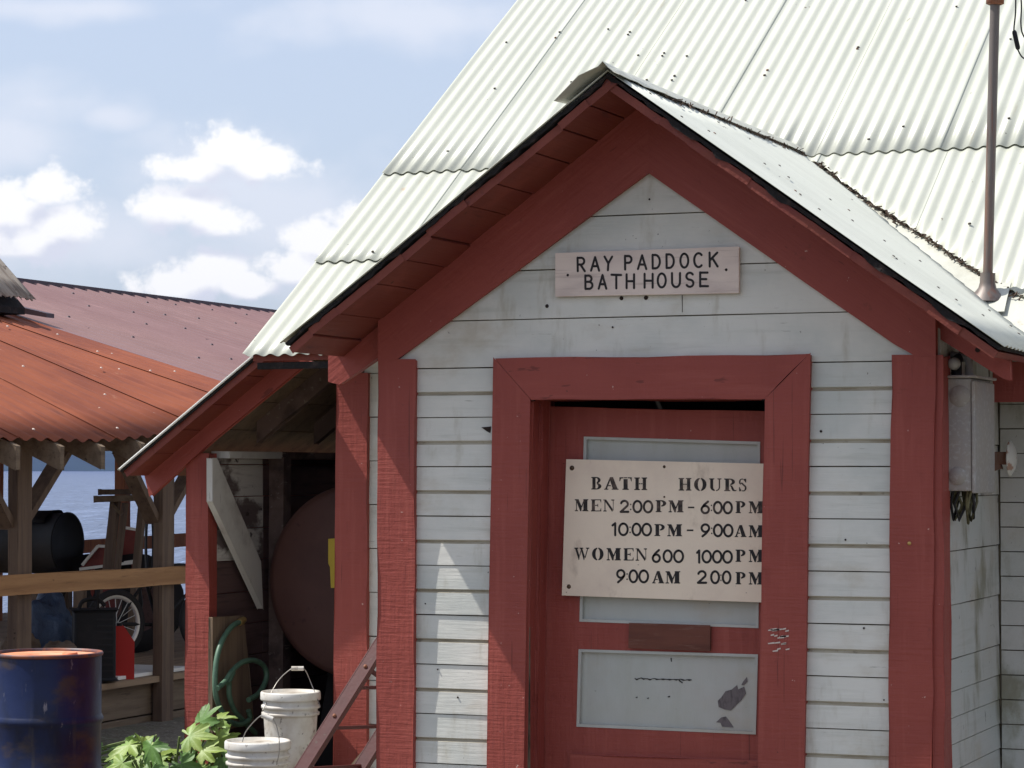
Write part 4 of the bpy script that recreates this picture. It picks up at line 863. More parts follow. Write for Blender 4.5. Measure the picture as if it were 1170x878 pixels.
pts = [(274, 711), (265, 716), (254, 732), (247, 757), (246, 790), (252, 810), (262, 824), (274, 828), (285, 822), (284, 812)]
P = [PX(x, y, hx + .004 * i) for i, (x, y) in enumerate(pts)]
pts2 = [(248, 787), (258, 778), (265, 767), (277, 757), (291, 755), (302, 762), (304, 776), (296, 792), (284, 800)]
P2 = [PX(x, y, hx + .03 + .004 * i) for i, (x, y) in enumerate(pts2)]
pts3 = [(262, 780), (262, 795), (268, 812), (280, 826), (292, 838)]
P3 = [PX(x, y, hx + .02) for x, y in pts3]
hb = MB().tube(smooth(P), .0125, 10); hb.tube(smooth(P2), .0125, 10); hb.tube(smooth(P3), .0125, 10); hb.build('hose_coil', M['hose'], hs_)
d0 = (P[0] - P[1]).normalized(); MB().tube([P[0] - d0 * .01, P[0] + d0 * .02, P[0] + d0 * .045], [.016, .018, .015], 12).build('coupling', M['brass'], hs_)
q = PX(262, 775, hx + .035); MB().tube([q + Vector((0, -.02, -.02)), q + Vector((0, .03, .025))], .016, 10).build('joiner', M['hose'], hs_)

# ------------------------------------------------------------------ yard things in front of the shed
def bucket(x, y, zb, r, h, lab, bail, grip, wear):
    b_ = thing('bucket', (x, y, zb), lab, 'bucket', 'white buckets by the lean-to')
    MB().lathe([(0, .004), (r * .80, 0), (r * .83, .012), (r * .955, h * .70), (r * .955, h * .72), (r * 1.03, h * .725), (r * 1.03, h * .755), (r * .965, h * .76), (r * .97, h * .80), (r * 1.04, h * .805), (r * 1.04, h * .84), (r * .975, h * .845), (r * .985, h * .93)], 44, (x, y, zb)).build('pail', M['bucket'], b_)
    MB().lathe([(r * .99, h * .90), (r * 1.06, h * .90), (r * 1.075, h * .915), (r * 1.07, h * .985), (r * 1.04, h * 1.0), (r * .97, h * .998), (r * .95, h * .97), (r * .5, h * .972), (0, h * .97)], 44, (x, y, zb)).build('lid', M['bucket'], b_)
    hd = MB().tube(smooth([Vector(p) for p in bail], 6), .0022, 6).build('bail', M['wire'], b_)
    MB().tube([Vector(p) for p in grip], .010, 10).build('grip', M['bucket'], b_, parent=hd)
    return b_
q1 = PD(332, 790, 11.5); r1 = 34 / F * 11.5 / 1.06; D1 = 11.5
zb1 = q1.z - .355
bucket(q1.x, q1.y, q1.z - .37, r1, .37, 'tall white bucket with its handle raised, standing behind', 
       [PD(300, 812, D1 - .1), PD(306, 800, D1 - .06), PD(318, 778, D1), PD(334, 764, D1), PD(347, 764, D1), PD(356, 782, D1), PD(366, 808, D1 - .08)], [PD(333, 764, D1), PD(347, 764, D1)], 0)
MB_ = MB(); MB_.box((q1.x - .25, q1.y - .22, 0), (q1.x + .22, q1.y + .2, q1.z - .371)); solo('wooden_step', MB_, M['grey_y'], 'rough wooden step under the tall white bucket', 'step', bevel=.006, wob=.004)
q2 = PD(294.5, 846, 11.0); r2 = 37.5 / F * 11.0 / 1.06; D2 = 11.0
bucket(q2.x, q2.y, q2.z - .36, r2, .36, 'short white bucket with a dented lid nearest the plant', 
       [PD(277, 848, D2 - .1), PD(281, 836, D2 - .1), PD(293, 822, D2 - .12), PD(301, 817.5, D2 - .13), PD(312, 822, D2 - .14), PD(318, 838, D2 - .15), PD(319, 858, D2 - .16), PD(316, 874, D2 - .15)], [PD(299, 817.5, D2 - .13), PD(312, 822, D2 - .14)], 1)
zb2 = q2.z - .36
MB_ = MB(); MB_.box((q2.x - .3, q2.y - .25, 0), (q2.x + .3, q2.y + .22, zb2)); solo('concrete_block', MB_, M['ground'], 'low concrete block carrying the short white bucket', 'block', bevel=.006, wob=.004)
# blue drum
dc = PD(54, 745, 13.26); rd = .272; hd_ = .882
bd_ = thing('oil_drum', (dc.x, dc.y, 0), 'scuffed blue steel drum with rusted orange lid standing in the yard', 'drum')
def hoop(z): return [(rd, z - .028), (rd + .004, z - .02), (rd + .011, z - .006), (rd + .011, z + .006), (rd + .004, z + .02), (rd, z + .028)]
MB().lathe([(0, .015), (rd - .004, .015), (rd + .006, 0), (rd + .006, .014), (rd, .02)] + hoop(.275) + hoop(.545) + [(rd, .862)], 72, (dc.x, dc.y, 0)).build('body', M['drum_blue'], bd_)
MB().lathe([(rd - .004, .862), (rd + .007, .864), (rd + .009, .874), (rd + .005, .882), (rd - .004, .882), (rd - .006, .868)], 72, (dc.x, dc.y, 0)).build('rim', M['drum_rim'], bd_)
MB().lathe([(rd - .005, .866), (rd * .9, .866), (rd * .85, .870), (rd * .5, .869), (0, .868)], 72, (dc.x, dc.y, 0)).build('lid', M['drum_lid'], bd_)
MB().lathe([(.04, 0), (.038, .012), (.03, .014), (.028, .008), (0, .008)], 18, (dc.x + .12, dc.y + .02, .868)).build('bung', M['drum_lid'], bd_)
# red hand truck in the nook beside the porch
ht = thing('hand_truck', PY(345, 890, .5), 'chipped dark red iron hand truck leaning in the porch corner', 'hand truck')
A0 = PY(424, 752, .45); A1 = PY(336, 892, .18); ax_ = (A0 - A1).normalized(); A0 = A0 + ax_ * .12; A1 = A1 - ax_ * .18
up_ = ax_.cross(Vector((0, 1, 0))).normalized()
def rail(A0, A1):
    m = MB(); m.bar(A0, A1, .052, .006, up=(.2, 1, .1)); a_ = (A1 - A0).normalized(); s_ = a_.cross(Vector((.2, 1, .1))).normalized()
    for sg in (-1, 1): m.bar(A0 + s_ * (.026 * sg) + Vector((0, .014, 0)), A1 + s_ * (.026 * sg) + Vector((0, .014, 0)), .006, .032, up=(.2, 1, .1))
    m.build('rail', M['dollyred'], ht, bevel=.0015)
    for t in (.18, .45, .8):
        p = A0 + (A1 - A0) * t; MB().lathe([(0, .008), (.007, .006), (.009, 0)], 10, p + Vector((0, -.004, 0)), (0, -1, 0)).build('bolt', M['rusty'], ht)
rail(A0, A1); sh_ = Vector((.10, .36, -.02)); rail(A0 + sh_, A1 + sh_)
for t in (.30, .52, .74):
    p = A0 + (A1 - A0) * t; MB().tube([p + Vector((0, .012, 0)), p + sh_ + Vector((0, .012, 0))], .008, 10).build('rung', M['dollyred'], ht)
p = A0 + (A1 - A0) * .18; MB().tube(smooth([p + Vector((.01, .03, -.02)), p + Vector((.045, .1, -.07)), p + Vector((.05, .18, -.11)), p + Vector((.07, .26, -.09))]), .010, 10).build('curved_strut', M['dollyred'], ht)
m = MB(); m.prism([PY(431, 838, .85), PY(431, 862, .85), PY(398, 900, .85), PY(380, 900, .85)], (0, .03, 0)); solo('scrap_plank', m, M['ply'], 'rough brown plank leaning behind the red hand truck', 'plank', bevel=.002, wob=.003)

# leafy plants
def leaf(mb, base, direc, up, size, droop, mi):
    d = Vector(direc).normalized(); s_ = d.cross(Vector(up)).normalized(); n = s_.cross(d).normalized()
    lob = [(-150, .46), (-128, .34), (-95, .70), (-68, .46), (-44, .9), (-22, .56), (0, 1.08), (22, .56), (44, .9), (68, .46), (95, .70), (128, .34), (150, .46)]
    out = []
    for i, (a, r) in enumerate(lob):
        out.append((a, r))
        if i < len(lob) - 1:
            a2, r2 = lob[i + 1]; big = r > r2
            for t_ in (.18, .36, .54, .72, .88): out.append((a + (a2 - a) * t_, r + (r2 - r) * t_ ** .8 + random.uniform(-.045, .05)))
    c = (0.12)
    vs = []; ctr = Vector(base) + d * (size * .3) + n * (size * .02); vs.append(ctr)
    for (a, r) in out:
        rr = r * size * .72 * random.uniform(.92, 1.08); x = math.cos(R(a)) * rr; y = math.sin(R(a)) * rr
        f = r * r; vs.append(ctr + d * x + s_ * y - n * (droop * size * f * .5) + n * (.05 * size * math.sin(R(a) * 4.3)))
    k = len(out); mb.add(vs, [(0, i, i + 1) for i in range(1, k)], mi, True)
def plant(name, lab, spots, D0, foot):
    t = thing(name, foot, lab, 'plant')
    lf = MB(); stm = MB(); f = Vector(foot)
    for (x, y, size, dx, dy_, dep) in spots:
        p = PD(x, y, D0 + dep); face = Vector((-.25, -.75, .75)) + Vector((random.uniform(-.35, .35), random.uniform(-.3, .3), random.uniform(-.2, .2)))
        d = RT * dx + UP * dy_ - FW * random.uniform(.1, .4); s_ = d.cross(face); face = s_.cross(d)
        leaf(lf, p, d, face, size, random.uniform(.3, .8), 0 if random.random() < .7 else 1)
        mid = f.lerp(p, .55) + Vector((random.uniform(-.03, .03), 0, .03)); stm.tube(smooth([f + Vector((random.uniform(-.04, .04), random.uniform(-.04, .04), 0)), mid, p], 4), .005, 6)
    lf.build('foliage', [M['leaf'], M['leaf_dark']], t); stm.build('stem', M['stem'], t)
sp = [(178, 826, .17, -.3, -.9, -.1), (160, 834, .15, -.95, -.3, -.05), (205, 828, .16, .9, .1, 0), (222, 820, .15, .5, .6, .1), (236, 816, .13, .8, .5, .1), (240, 822, .16, .7, -.8, .05),
      (150, 850, .16, -.8, -.7, -.15), (172, 856, .14, .1, -.9, -.2), (200, 850, .15, .5, -.6, -.1), (222, 846, .13, .7, .2, -.05), (246, 846, .14, .8, -.4, -.0), (228, 862, .15, .3, -.8, -.1),
      (158, 872, .15, -.7, -.2, -.2), (185, 876, .16, 0, -.5, -.25), (210, 872, .15, .4, -.5, -.2), (238, 872, .14, .7, -.4, -.1), (252, 830, .10, .9, .1, .1), (168, 842, .10, -.6, .5, 0)]
sp = [(a, c + 14, d * 1.02, e, f, g) for a, c, d, e, f, g in sp]
for q in range(46):
    sp.append((random.uniform(138, 260), random.uniform(846, 930), random.uniform(.06, .14), random.uniform(-.9, .9), random.uniform(-.8, .4), random.uniform(-.05, .4)))
plant('lobed_plant', 'bright green plant with big lobed leaves at the red shed post', sp, 11.5, (PD(200, 900, 11.6).x, PD(200, 900, 11.6).y, 0))
sp = [(random.uniform(118, 160), random.uniform(846, 910), random.uniform(.08, .13), random.uniform(-.9, .9), random.uniform(-.5, .7), random.uniform(-.2, .3)) for q in range(24)]
plant('low_weed', 'low dark green weed growing behind the blue drum', sp, 15.2, (-5.0, 3.9, 0))

# ------------------------------------------------------------------ wharf shed with the rusted roof
PVX = -6.07
BS = thing('wharf_shed', (-8.5, 7, 0), 'open timber wharf shed under a rusted orange corrugated roof', 'shed')
EX, EZ = -5.72, 1.99
bA = PY(0, 357, 9.0); bB = PY(246, 435.5, 9.0); tb = (bB.z - bA.z) / (bB.x - bA.x)
Y0r, Y1r = 2.2, 9.0; XT = -11.4
def zroof(x, y):
    s_ = max(0, min(1, (y - 5.2) / (Y1r - 5.2))); s_ = s_ * s_ * (3 - 2 * s_) if s_ < 1 else 1
    slope = .455 * (1 - s_) + (-tb) * s_; ze = EZ * (1 - s_) + (bA.z + tb * (EX - bA.x)) * s_
    return ze + slope * (EX - x)
m = MB(); P_ = .17; rows = 14; ys = Y0r
while ys < Y1r - .05:
    ye = min(ys + 1.19, Y1r); n = int((ye + .06 - ys) / P_ * 8); vs = []; fl_ = random.uniform(.003, .008)
    for i in range(n + 1):
        y = ys + (ye + .06 - ys) * i / n
        for j in range(rows + 1):
            x = EX + (XT - EX) * j / rows + (random.uniform(-.012, .012) if j == 0 and i == 0 else 0)
            h = .012 * math.cos(2 * math.pi * y / P_) + .008 * noise.noise(Vector((x, y * .7, 1))) + fl_ * (1 - i / n)
            vs.append((x, y, zroof(x, min(y, Y1r)) + h))
    m.add(vs, [(i * (rows + 1) + j, (i + 1) * (rows + 1) + j, (i + 1) * (rows + 1) + j + 1, i * (rows + 1) + j + 1) for i in range(n) for j in range(rows)], 0, True); ys = ye
m.build('roof_sheet', M['rust_roof'], BS, solid=.002)
nb = MB()
for xk in range(7):
    for yk in range(16):
        y = 3.0 + yk * .37 + random.uniform(-.03, .03); x = EX - .10 - xk * .52 + random.uniform(-.02, .02)
        if y < 8.9: nb.lathe([(0, .008), (.008, .006), (.011, 0)], 8, (x + random.uniform(-.05, .05), y, zroof(x, y) + .014), (.4, 0, 1)) if random.random() < .75 else None
nb.build('roof_nail', M['chip'], BS)['kind'] = 'stuff'
ry = [3.47, 3.98, 4.49, 5.0, 5.51, 6.03, 6.53, 7.04, 7.55, 8.06, 8.57]
for y in ry:
    xa, xb = EX + .045, -11.2
    MB().prism([(xa, y, zroof(xa, y) - .022), (xb, y, zroof(xb, y) - .022), (xb, y, zroof(xb, y) - .17), (xa, y, zroof(xa, y) - .17)], (0, .05, 0)).build('rafter', M['grey_y'], BS, bevel=.003, wob=.003)
def PXs(x, y): return PX(x, y, PVX)
DKZ = .33
posts = [(3.3, -6.07), (5.14, -6.07), (7.03, -6.07), (8.9, -6.07)]
for (y, x) in posts:
    MB().box((x - .078, y, -.1), (x, y + .17, zroof(x, y) - .17)).build('post', M['grey_v'], BS, bevel=.004, wob=.003)
    for sg in (-1, 1):
        ya = y + .085 + sg * .06; yb_ = ya + sg * .52
        MB().bar((x - .09, ya, 1.43), (x - .09 + .03, yb_, 1.93), .05, .11, up=(1, 0, 0)).build('knee_brace', M['grey_v'], BS, bevel=.003, wob=.002)
for y in (5.2, 7.9, 10.6, 13.0):
    pass
MB().box((PVX - .12, 2.4, 1.93), (PVX - .082, 9.0, 2.05)).build('eave_beam', M['grey_y'], BS, bevel=.003, wob=.003)
m = MB(); 
ra = PX(0, 658, PVX + .045); rb = PX(213, 647.5, PVX + .045); rc_ = PX(213, 666, PVX + .045); rd_ = PX(0, 682.5, PVX + .045)
ext = (rb - ra).normalized()
m.prism([ra - ext * 2.0, rb + ext * 1.6, rc_ + ext * 1.6, rd_ - ext * 2.0], (-.042, 0, 0)); m.build('rail', M['tan_y'], BS, bevel=.003, wob=.003)
# deck on a timber crib
m = MB(); x = PVX - .02
while x > -11.6: 
    w = .16; m.box((x - w + .006, 2.4, DKZ - .045 + random.uniform(-.003, .003)), (x, 16.2, DKZ)); x -= w
m.build('deck', M['plank'], BS, wob=.002, cut=1.2)
m = MB()
for (za, zb) in ((.06, DKZ - .05), (-.25, .05), (-.56, -.26)): m.box((PVX - .14, 2.4, za), (PVX - .09, 16.0, zb))
m.build('crib_beam', M['grey_y'], BS, bevel=.006, wob=.006)
for (px, wv) in ((141, 1),):
    q = PX(px, 600, -11.0)
for y in (9.9, 12.4, 14.85, 17.2):
    MB().box((-11.07, y, -2.6), (-10.95, y + .13, zroof(-11, 9.0) - .1 if y < 9 else 3.2)).build('far_post', M['orange_v'], BS, bevel=.004, wob=.002)
qa = PX(95, 617.5, -10.94); qb = PX(213, 610, -10.94); qc = PX(213, 625, -10.94); qd = PX(95, 630, -10.94); ext = (qb - qa).normalized()
MB().prism([qa - ext * 6, qb + ext * 1.2, qc + ext * 1.2, qd - ext * 6], (-.045, 0, 0)).build('rail', M['orange_v'], BS, bevel=.003, wob=.002)
MB().box((-11.06, 9.2, 3.2), (-10.96, 17.4, 3.36)).build('eave_beam', M['grey_y'], BS, bevel=.003)
# dark ridge board at the top of the rusted roof
a = PY(-60, 337, 9.02); c = PY(53, 360, 9.02); m = MB(); m.prism([PY(-60, 331, 9.02), PY(53, 358, 9.02), PY(53, 363, 9.02), PY(-60, 344, 9.02)], (0, .12, 0)); m.build('roof_edge_cap', M['mauve_dark'], BS)
# mauve metal roof beyond
MR = thing('metal_roof_hall', (-11, 14, -2), 'timber hall with a mauve ribbed metal roof behind the rusted shed', 'building')
m = MB(); RX = -10.28; RZ = 3.59; ya, yb_ = 9.03, 22.0; n = int((yb_ - ya) / .23) * 8
def zmv(x): return bA.z + .01 + tb * (x - bA.x)
vs = []
for i in range(n + 1):
    y = ya + (yb_ - ya) * i / n; ph = (y / .23) % 1.0; h = .02 if ph < .16 else (.02 * (1 - (ph - .16) / .08) if ph < .24 else (.02 * (ph - .92) / .08 if ph > .92 else 0))
    for j in range(5):
        x = RX + (-5.0 - RX) * j / 4; vs.append((x, y, zmv(x) + h))
m.add(vs, [(i * 5 + j, i * 5 + j + 1, (i + 1) * 5 + j + 1, (i + 1) * 5 + j) for i in range(n) for j in range(4)]); m.build('roof_sheet', M['mauve'], MR, solid=.002)
nb = MB()
for xk in range(6):
    for yk in range(18):
        x = -9.9 + xk * .62 + random.uniform(-.05, .05); y = 9.3 + yk * .69
        if random.random() < .8: nb.lathe([(0, .014), (.012, .010), (.017, 0)], 8, (x, y, zmv(x) + .016), (.3, 0, 1))
nb.build('roof_nail', M['mauve_dark'], MR)['kind'] = 'stuff'
m = MB(); m.box((RX - .2, ya + .0, RZ - .08), (RX + .03, yb_, RZ + .015)); 
m.build('ridge_cap', M['mauve_dark'], MR)
m = MB(); m.prism([(RX - .03, ya + .02, RZ - .03), (RX - 4.5, ya + .02, RZ - 1.4), (RX - 4.5, yb_, RZ - 1.4), (RX - .03, yb_, RZ - .03)], (0, 0, -.01)); m.build('rear_roof_sheet', M['mauve'], MR)
m = MB()
for y in (9.25, 12.0, 15.0, 18.0, 21.0): 
    MB().box((-5.45, y, -2.2), (-5.3, y + .15, zmv(-5.4) - .02)).build('post', M['grey_v'], MR, bevel=.004)
# grey weathered roof of the lantern on the shed
cp = thing('roof_lantern', (-9.2, 7.4, 3.1), 'weathered grey corrugated lantern roof rising at the rusted roof', 'roof lantern')
ce = PX(38, 341.5, -8.3); 
m = MB(); tc2 = 1.02; cc2 = 1 / math.sqrt(1 + tc2 * tc2)
corr(m, (-8.3, ce.y, ce.z), (0, -1, 0), (-cc2, 0, tc2 * cc2), 0, 3.2, lambda a_: (-.03 * random.random(), 1.9), .076, .011, rows=8, res=8, sag=.012)
m.build('roof_sheet', M['shake'], cp, solid=.003)
m = MB(); m.prism([(-8.36, ce.y - .03, ce.z - .075), (-8.36, ce.y - .03, ce.z - .13), (-9.6, ce.y - .03, ce.z - .13), (-9.6, ce.y - .03, ce.z + 1.22)], (0, -3.1, 0)); m.build('eave_box', M['felt'], cp)
m = MB(); m.box((-9.6, ce.y - 3.0, zroof(-9.0, 7) - .4), (-8.62, ce.y - .15, ce.z - .13)); m.build('lantern_wall', M['dark'], cp)

# ------------------------------------------------------------------ things stored in the wharf shed
def local(D0, x, y): return PD(x, y, D0)
# black drum lying on a rack
c1 = PD(77, 621, 21.0); R_ = 35 / F * 21.0; z_r = c1.z - R_ - .01
td = thing('lying_drum', (c1.x - .6, c1.y, z_r), 'black drum lying on its side behind the near shed post', 'drum')
MB().lathe([(0, -.012), (R_ * .94, -.012), (R_ * .96, .004), (R_ * 1.02, .006), (R_ * 1.02, -.006), (R_, -.012), (R_, -.34), (R_ * 1.03, -.36), (R_, -.38), (R_, -.74), (R_ * 1.03, -.76), (R_, -.78), (R_, -1.1), (R_ * .9, -1.12), (0, -1.12)], 48, c1, (1, 0, 0)).build('body', M['black'], td)
m = MB(); vs = []
for i in range(7):
    for j in range(9):
        a_ = R(40 + 75 * j / 8); rr = R_ + .008 + .02 * random.random(); vs.append((c1.x - .1 - .9 * i / 6, c1.y - rr * math.cos(a_), c1.z + rr * math.sin(a_)))
m.add(vs, [(i * 9 + j, i * 9 + j + 1, (i + 1) * 9 + j + 1, (i + 1) * 9 + j) for i in range(6) for j in range(8)], 0, True)
solo('cover_sheet', m, M['black'], 'ragged black plastic sheet thrown over the lying drum', 'sheet', solid=.004)
rk = thing('drum_rack', (c1.x - .6, c1.y, DKZ), 'dark timber rack holding up the lying black drum', 'rack')
for dx in (-.15, -.95):
    MB().box((c1.x + dx - .04, c1.y - .3, z_r - .06), (c1.x + dx + .04, c1.y + .3, z_r)).build('crossbar', M['grey_y'], rk)
    for dy2 in (-.27, .2): MB().box((c1.x + dx - .035, c1.y + dy2, DKZ), (c1.x + dx + .035, c1.y + dy2 + .07, z_r - .06)).build('leg', M['grey_v'], rk)
# trestle: two planks on splayed legs
D3 = 19.6
tr = thing('work_trestle', PD(140, 740, D3), 'grey wooden trestle with two loose planks on top', 'trestle')
tr.location.z = DKZ
def flatbar(x0, y0, x1, y1, D_, t_, dp, mat_, nm, par=None):
    a_ = PD(x0, y0, D_); b2 = PD(x1, y1, D_); return MB().bar(a_, b2, dp, t_, up=(0, 0, 1)).build(nm, mat_, tr if par is None else par, bevel=.003, wob=.002)
flatbar(109, 570.5, 170, 568.5, D3 - .1, .045, .18, M['grey_y'], 'plank'); flatbar(114, 562.5, 168, 562, D3 + .2, .04, .18, M['grey_v'], 'plank')
def leg(xt, yt, xb, yb2, D_, w):
    a_ = PD(xt, yt, D_); b2 = PD(xb, yb2, D_); s_ = (b2.z - DKZ) / (a_.z - b2.z); b2 = b2 + (b2 - a_) * s_
    MB().bar(a_, b2, w, .05, up=(0, 1, 0)).build('leg', M['grey_v'], tr, bevel=.003, wob=.002)
leg(132, 573, 123, 655, D3, .07); leg(143, 575, 134, 652, D3 + .3, .035); leg(163, 573, 156, 650, D3, .05)
flatbar(127, 575, 139, 588, D3 - .04, .025, .03, M['grey_y'], 'brace')
# red cart with white rims
D4 = 21.0
ct = thing('hand_cart', PD(130, 700, D4), 'dark red flat cart with white edge trim behind the trestle', 'cart'); ct.location.z = DKZ
def cartpanel(pts, nm, m_, th=.05, D_=D4):
    mm = MB(); P4 = [PD(x, y, D_) for x, y in pts]; mm.prism(P4, FW * th, 0); return mm.build(nm, m_, ct, bevel=.003)
cartpanel([(92, 649), (112, 624.5), (135, 626), (135, 649)], 'side_panel', M['cartred']); cartpanel([(136, 603), (162, 606), (162, 645), (134, 645)], 'end_panel', M['cartred'], D_=D4 + .1)
for (x0, y0, x1, y1) in ((91, 650.5, 119, 647), (94, 646, 112, 624), (112, 624, 121, 624.5), (139, 602.5, 160, 606), (134, 645, 157, 642.5), (142, 643, 152, 641.5)):
    MB().bar(PD(x0, y0, D4 - .03), PD(x1, y1, D4 - .03), .03, .022).build('edge_trim', M['white'], ct)
wl = PD(112, 690, D4); 
for xx in (104, 152):
    w_ = PD(xx, 690, D4); rr = w_.z - DKZ; MB().lathe([(rr * .6, -.03), (rr, -.03), (rr, .03), (rr * .6, .03)], 24, w_ + FW * .1, FW).build('wheel', M['rubber'], ct); MB().tube([w_ + FW * .1, PD(xx, 645, D4) + FW * .05], .02, 8).build('strut', M['cartred'], ct)
# bicycle
DB = 18.6
bw = PD(131.5, 713, DB); bz = bw.z; rb_ = 40 / F * DB
ang = math.acos(.74); bdir = (RT * math.cos(ang) + FW * math.sin(ang)).normalized(); bn_ = bdir.cross(UP).normalized()
if bn_.dot(FW) > 0: bn_ = -bn_
bk = thing('bicycle', (bw.x, bw.y, bz - rb_), 'small dark bicycle parked in the wharf shed behind the rail', 'bicycle')
def wheel(c_):
    tyre = MB().lathe([(rb_ - .045, -.016), (rb_ - .02, -.021), (rb_ - .004, -.012), (rb_, 0), (rb_ - .004, .012), (rb_ - .02, .021), (rb_ - .045, .016)], 48, c_, bn_)
    rim = MB().lathe([(rb_ - .045, -.013), (rb_ - .052, -.011), (rb_ - .068, -.009), (rb_ - .07, 0), (rb_ - .068, .009), (rb_ - .052, .011), (rb_ - .045, .013)], 48, c_, bn_)
    for j in range(20):
        a_ = 2 * math.pi * j / 20; q = bdir * math.cos(a_) + UP * math.sin(a_); rim.tube([c_ + bn_ * (.022 * (1 if j % 2 else -1)) + q * .015, c_ + q * (rb_ - .066)], .0024, 5)
    rim.lathe([(.012, -.04), (.02, -.03), (.014, 0), (.02, .03), (.012, .04)], 14, c_, bn_)
    w = rim.build('wheel', M['alu'], bk); tyre.build('tyre', M['rubber'], bk, parent=w)
w2 = bw + bdir * .80
wheel(bw); wheel(w2)
bb_ = bw + bdir * .36 + UP * -.02; st = bw + bdir * .26 + UP * .30; hd2 = bw + bdir * .62 + UP * .33; hl = bw + bdir * .655 + UP * .22
m = MB()
for (a_, b2) in ((bw, bb_), (bw, st), (bb_, st), (st, hd2), (bb_, hl), (hd2, hl)): m.tube([a_ + bn_ * .0, b2], .013, 8)
m.build('frame', M['black'], bk)
MB().tube([hd2, hl, hl + (w2 - hl) * .15 + bn_ * .03, w2 + bn_ * .035], .01, 8).build('fork', M['black'], bk)
MB().tube([hd2 - bn_ * .22 + UP * .06 - bdir * .05, hd2 - bn_ * .1 + UP * .07, hd2 + bn_ * .1 + UP * .07, hd2 + bn_ * .22 + UP * .06 - bdir * .05], .012, 8).build('handlebar', M['black'], bk)
m = MB(); m.tube([st, st + UP * .05], .012, 8); m.bar(st + UP * .06 - bdir * .1, st + UP * .06 + bdir * .1, .09, .035); m.build('saddle', M['black'], bk, bevel=.01)
m = MB().lathe([(.05, -.006), (.07, 0), (.05, .006)], 24, bb_ + bn_ * .03, bn_); m.build('chain_ring', M['rubber'], bk)
# black case, red can, bundles
DC = 18.0
a_ = PD(84, 782, DC); b2 = PD(132, 782, DC); c_top = PD(108, 701, DC)
pc = thing('power_case', (PD(108, 782, DC).x, PD(108, 782, DC).y, DKZ), 'black boxy machine case with carrying handle on the shed deck', 'case')
ux = (RT * .95 + FW * .2).normalized(); uy = UP.cross(ux)
o_ = PD(84, 770, DC); o_.z = DKZ + .02; wd = (b2 - a_).length
def ubox(p, w, d_, h, nm, mt, par, bev=.01):
    return MB().prism([p, p + ux * w, p + ux * w + uy * d_, p + uy * d_], UP * h).build(nm, mt, par, bevel=bev)
hh = c_top.z - DKZ
ubox(o_, wd, .3, hh, 'housing', M['black'], pc, .02); 
for i in range(9): ubox(o_ + ux * (wd * .55) - uy * .006 + UP * (.06 + i * hh / 11), wd * .38, .005, .012, 'cooling_slat', M['rubber'], pc, 0)
pt = o_ + UP * hh + uy * .15; MB().tube(smooth([pt + ux * .04, pt + ux * .07 + UP * .055, pt + ux * .16 + UP * .07, pt + ux * .22 + UP * .02]), .014, 8).build('handle', M['rubber'], pc)
MB().tube([pt + ux * .17, pt + ux * .165 + UP * .16], .012, 8).build('post_handle', M['rubber'], pc)
rcn = thing('fuel_can', (PD(140, 775, 18.3).x, PD(140, 775, 18.3).y, DKZ), 'red plastic fuel can beside the black machine case', 'can')
o2 = PD(131, 770, 18.4); o2.z = DKZ; wr = 20 / F * 18.4
p_ = [o2, o2 + ux * wr, o2 + ux * wr + UP * .26, o2 + ux * (wr * .45) + UP * .36, o2 + UP * .36]
MB().prism(p_, uy * .16).build('body', M['redplastic'], rcn, bevel=.014)
t_ = o2 + ux * (wr * .3) + uy * .08 + UP * .36; MB().tube([t_, t_ + UP * .03], .02, 12).build('cap', M['black'], rcn)
def lump(c_, rx, ry, rz, seed, zb):
    mm = MB(); nu, nv = 28, 14; vs = []
    for i in range(nv + 1):
        th_ = math.pi / 2 * i / nv
        for j in range(nu):
            a_ = 2 * math.pi * j / nu; q = Vector((math.sin(th_) * math.cos(a_), math.sin(th_) * math.sin(a_), math.cos(th_)))
            f_ = 1 + .28 * noise.noise(q * 1.8 + Vector((seed, 0, 0))) + .10 * noise.noise(q * 6 + Vector((seed, 4, 0)))
            vs.append((c_.x + q.x * rx * f_, c_.y + q.y * ry * f_, zb + q.z * rz * f_))
    mm.add(vs, [(i * nu + j, (i + 1) * nu + j, (i + 1) * nu + (j + 1) % nu, i * nu + (j + 1) % nu) for i in range(nv) for j in range(nu)], 0, True)
    mm.add([vs[nv * nu + j] for j in range(nu)], [tuple(range(nu))[::-1]]); return mm
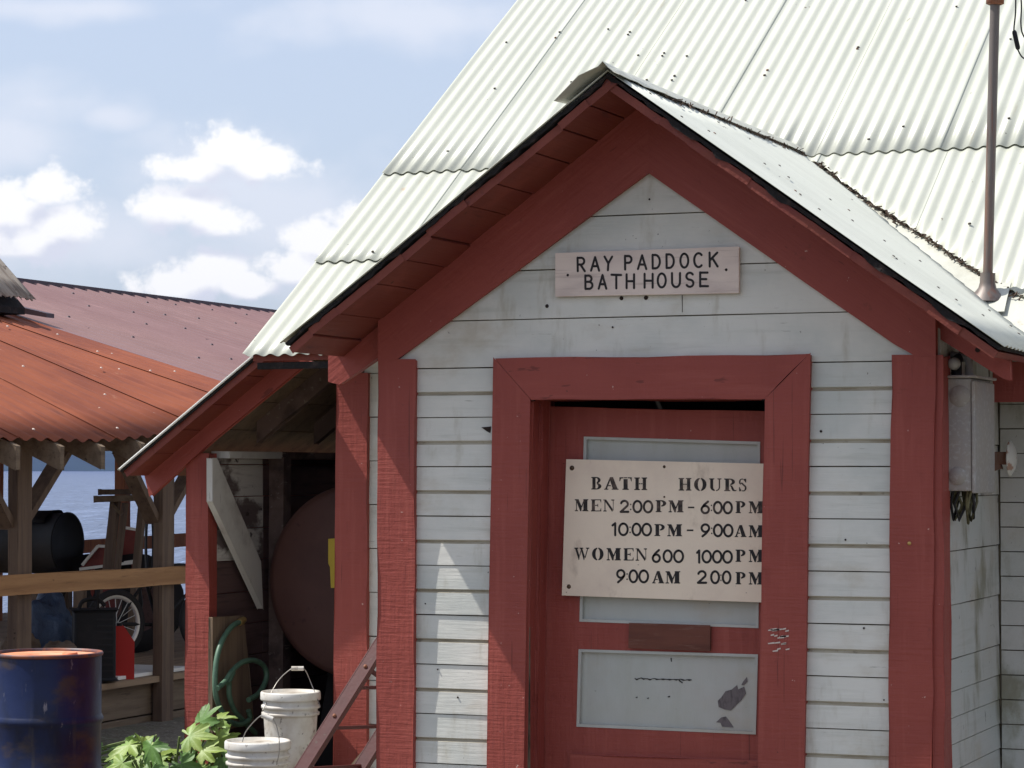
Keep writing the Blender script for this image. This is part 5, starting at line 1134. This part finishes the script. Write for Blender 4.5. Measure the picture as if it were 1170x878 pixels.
c_ = PD(58, 740, 18.6); solo('tarp_bundle', lump(c_, .26, .26, .58, 1.3, DKZ), M['tarp'], 'crumpled blue grey tarpaulin bundle heaped behind the near shed post', 'bundle')
c_ = PD(68, 760, 17.8); solo('sack', lump(c_, .2, .2, .30, 5.1, DKZ), M['sack'], 'brown sack slumped in front of the blue tarpaulin bundle', 'sack')
c_ = PD(25, 755, 17.9); solo('sack', lump(c_, .22, .2, .34, 8.4, DKZ), M['sack'], 'brown sack slumped beside the near shed post', 'sack')
# white board added to draw the sunlit patch of deck
q = PX(150, 780, PVX - .35)
m = MB(); m.box((PVX - .55, 6.55, DKZ + .003), (PVX - .08, 7.6, DKZ + .028)); solo('sun_patch_board', m, M['white'], 'white board added as the sunlit patch on the shed deck edge', 'board', bevel=.003, wob=.002)
# hanging cable coil on the second post
cc_ = PD(171, 622, 19.0); cl_ = thing('cable_coil', cc_ - UP * .3, 'black cable coil hung on the second shed post', 'cable')
m = MB()
for k in range(4):
    pts = [cc_ + RT * (.024 * math.sin(2 * math.pi * j / 24) * (1 + .15 * k)) + UP * ((.24 + .03 * k) * math.cos(2 * math.pi * j / 24)) + FW * (.01 * k) for j in range(24)]
    m.tube(pts, .008, 6, closed=True)
m.build('coil', M['cable'], cl_)
# tall leaning boards and panels behind, against the far side of the shed
for (x0, x1, yt, yb2, D_, mt, lab) in ((84, 98, 676, 720, 19.6, 'ply', 'pale crate board standing behind the black machine case'), (118, 131, 668, 700, 19.3, 'cartred', 'small red board standing behind the bicycle wheel')):
    a_ = PD(x0, yt, D_); b2 = PD(x1, yt, D_); m = MB(); m.prism([Vector((a_.x, a_.y, DKZ)), Vector((b2.x, b2.y, DKZ)), b2, a_], FW * .03); solo('upright_board', m, M[mt], lab, 'board', bevel=.003)
a_ = PD(92, 655, 22.5); b2 = PD(196, 655, 22.5); m = MB(); m.prism([Vector((a_.x, a_.y, DKZ)), Vector((b2.x, b2.y, DKZ)), b2, a_], FW * .05); solo('low_partition', m, M['shed_in'], 'low dark board partition behind the bicycle', 'partition', wob=.003)
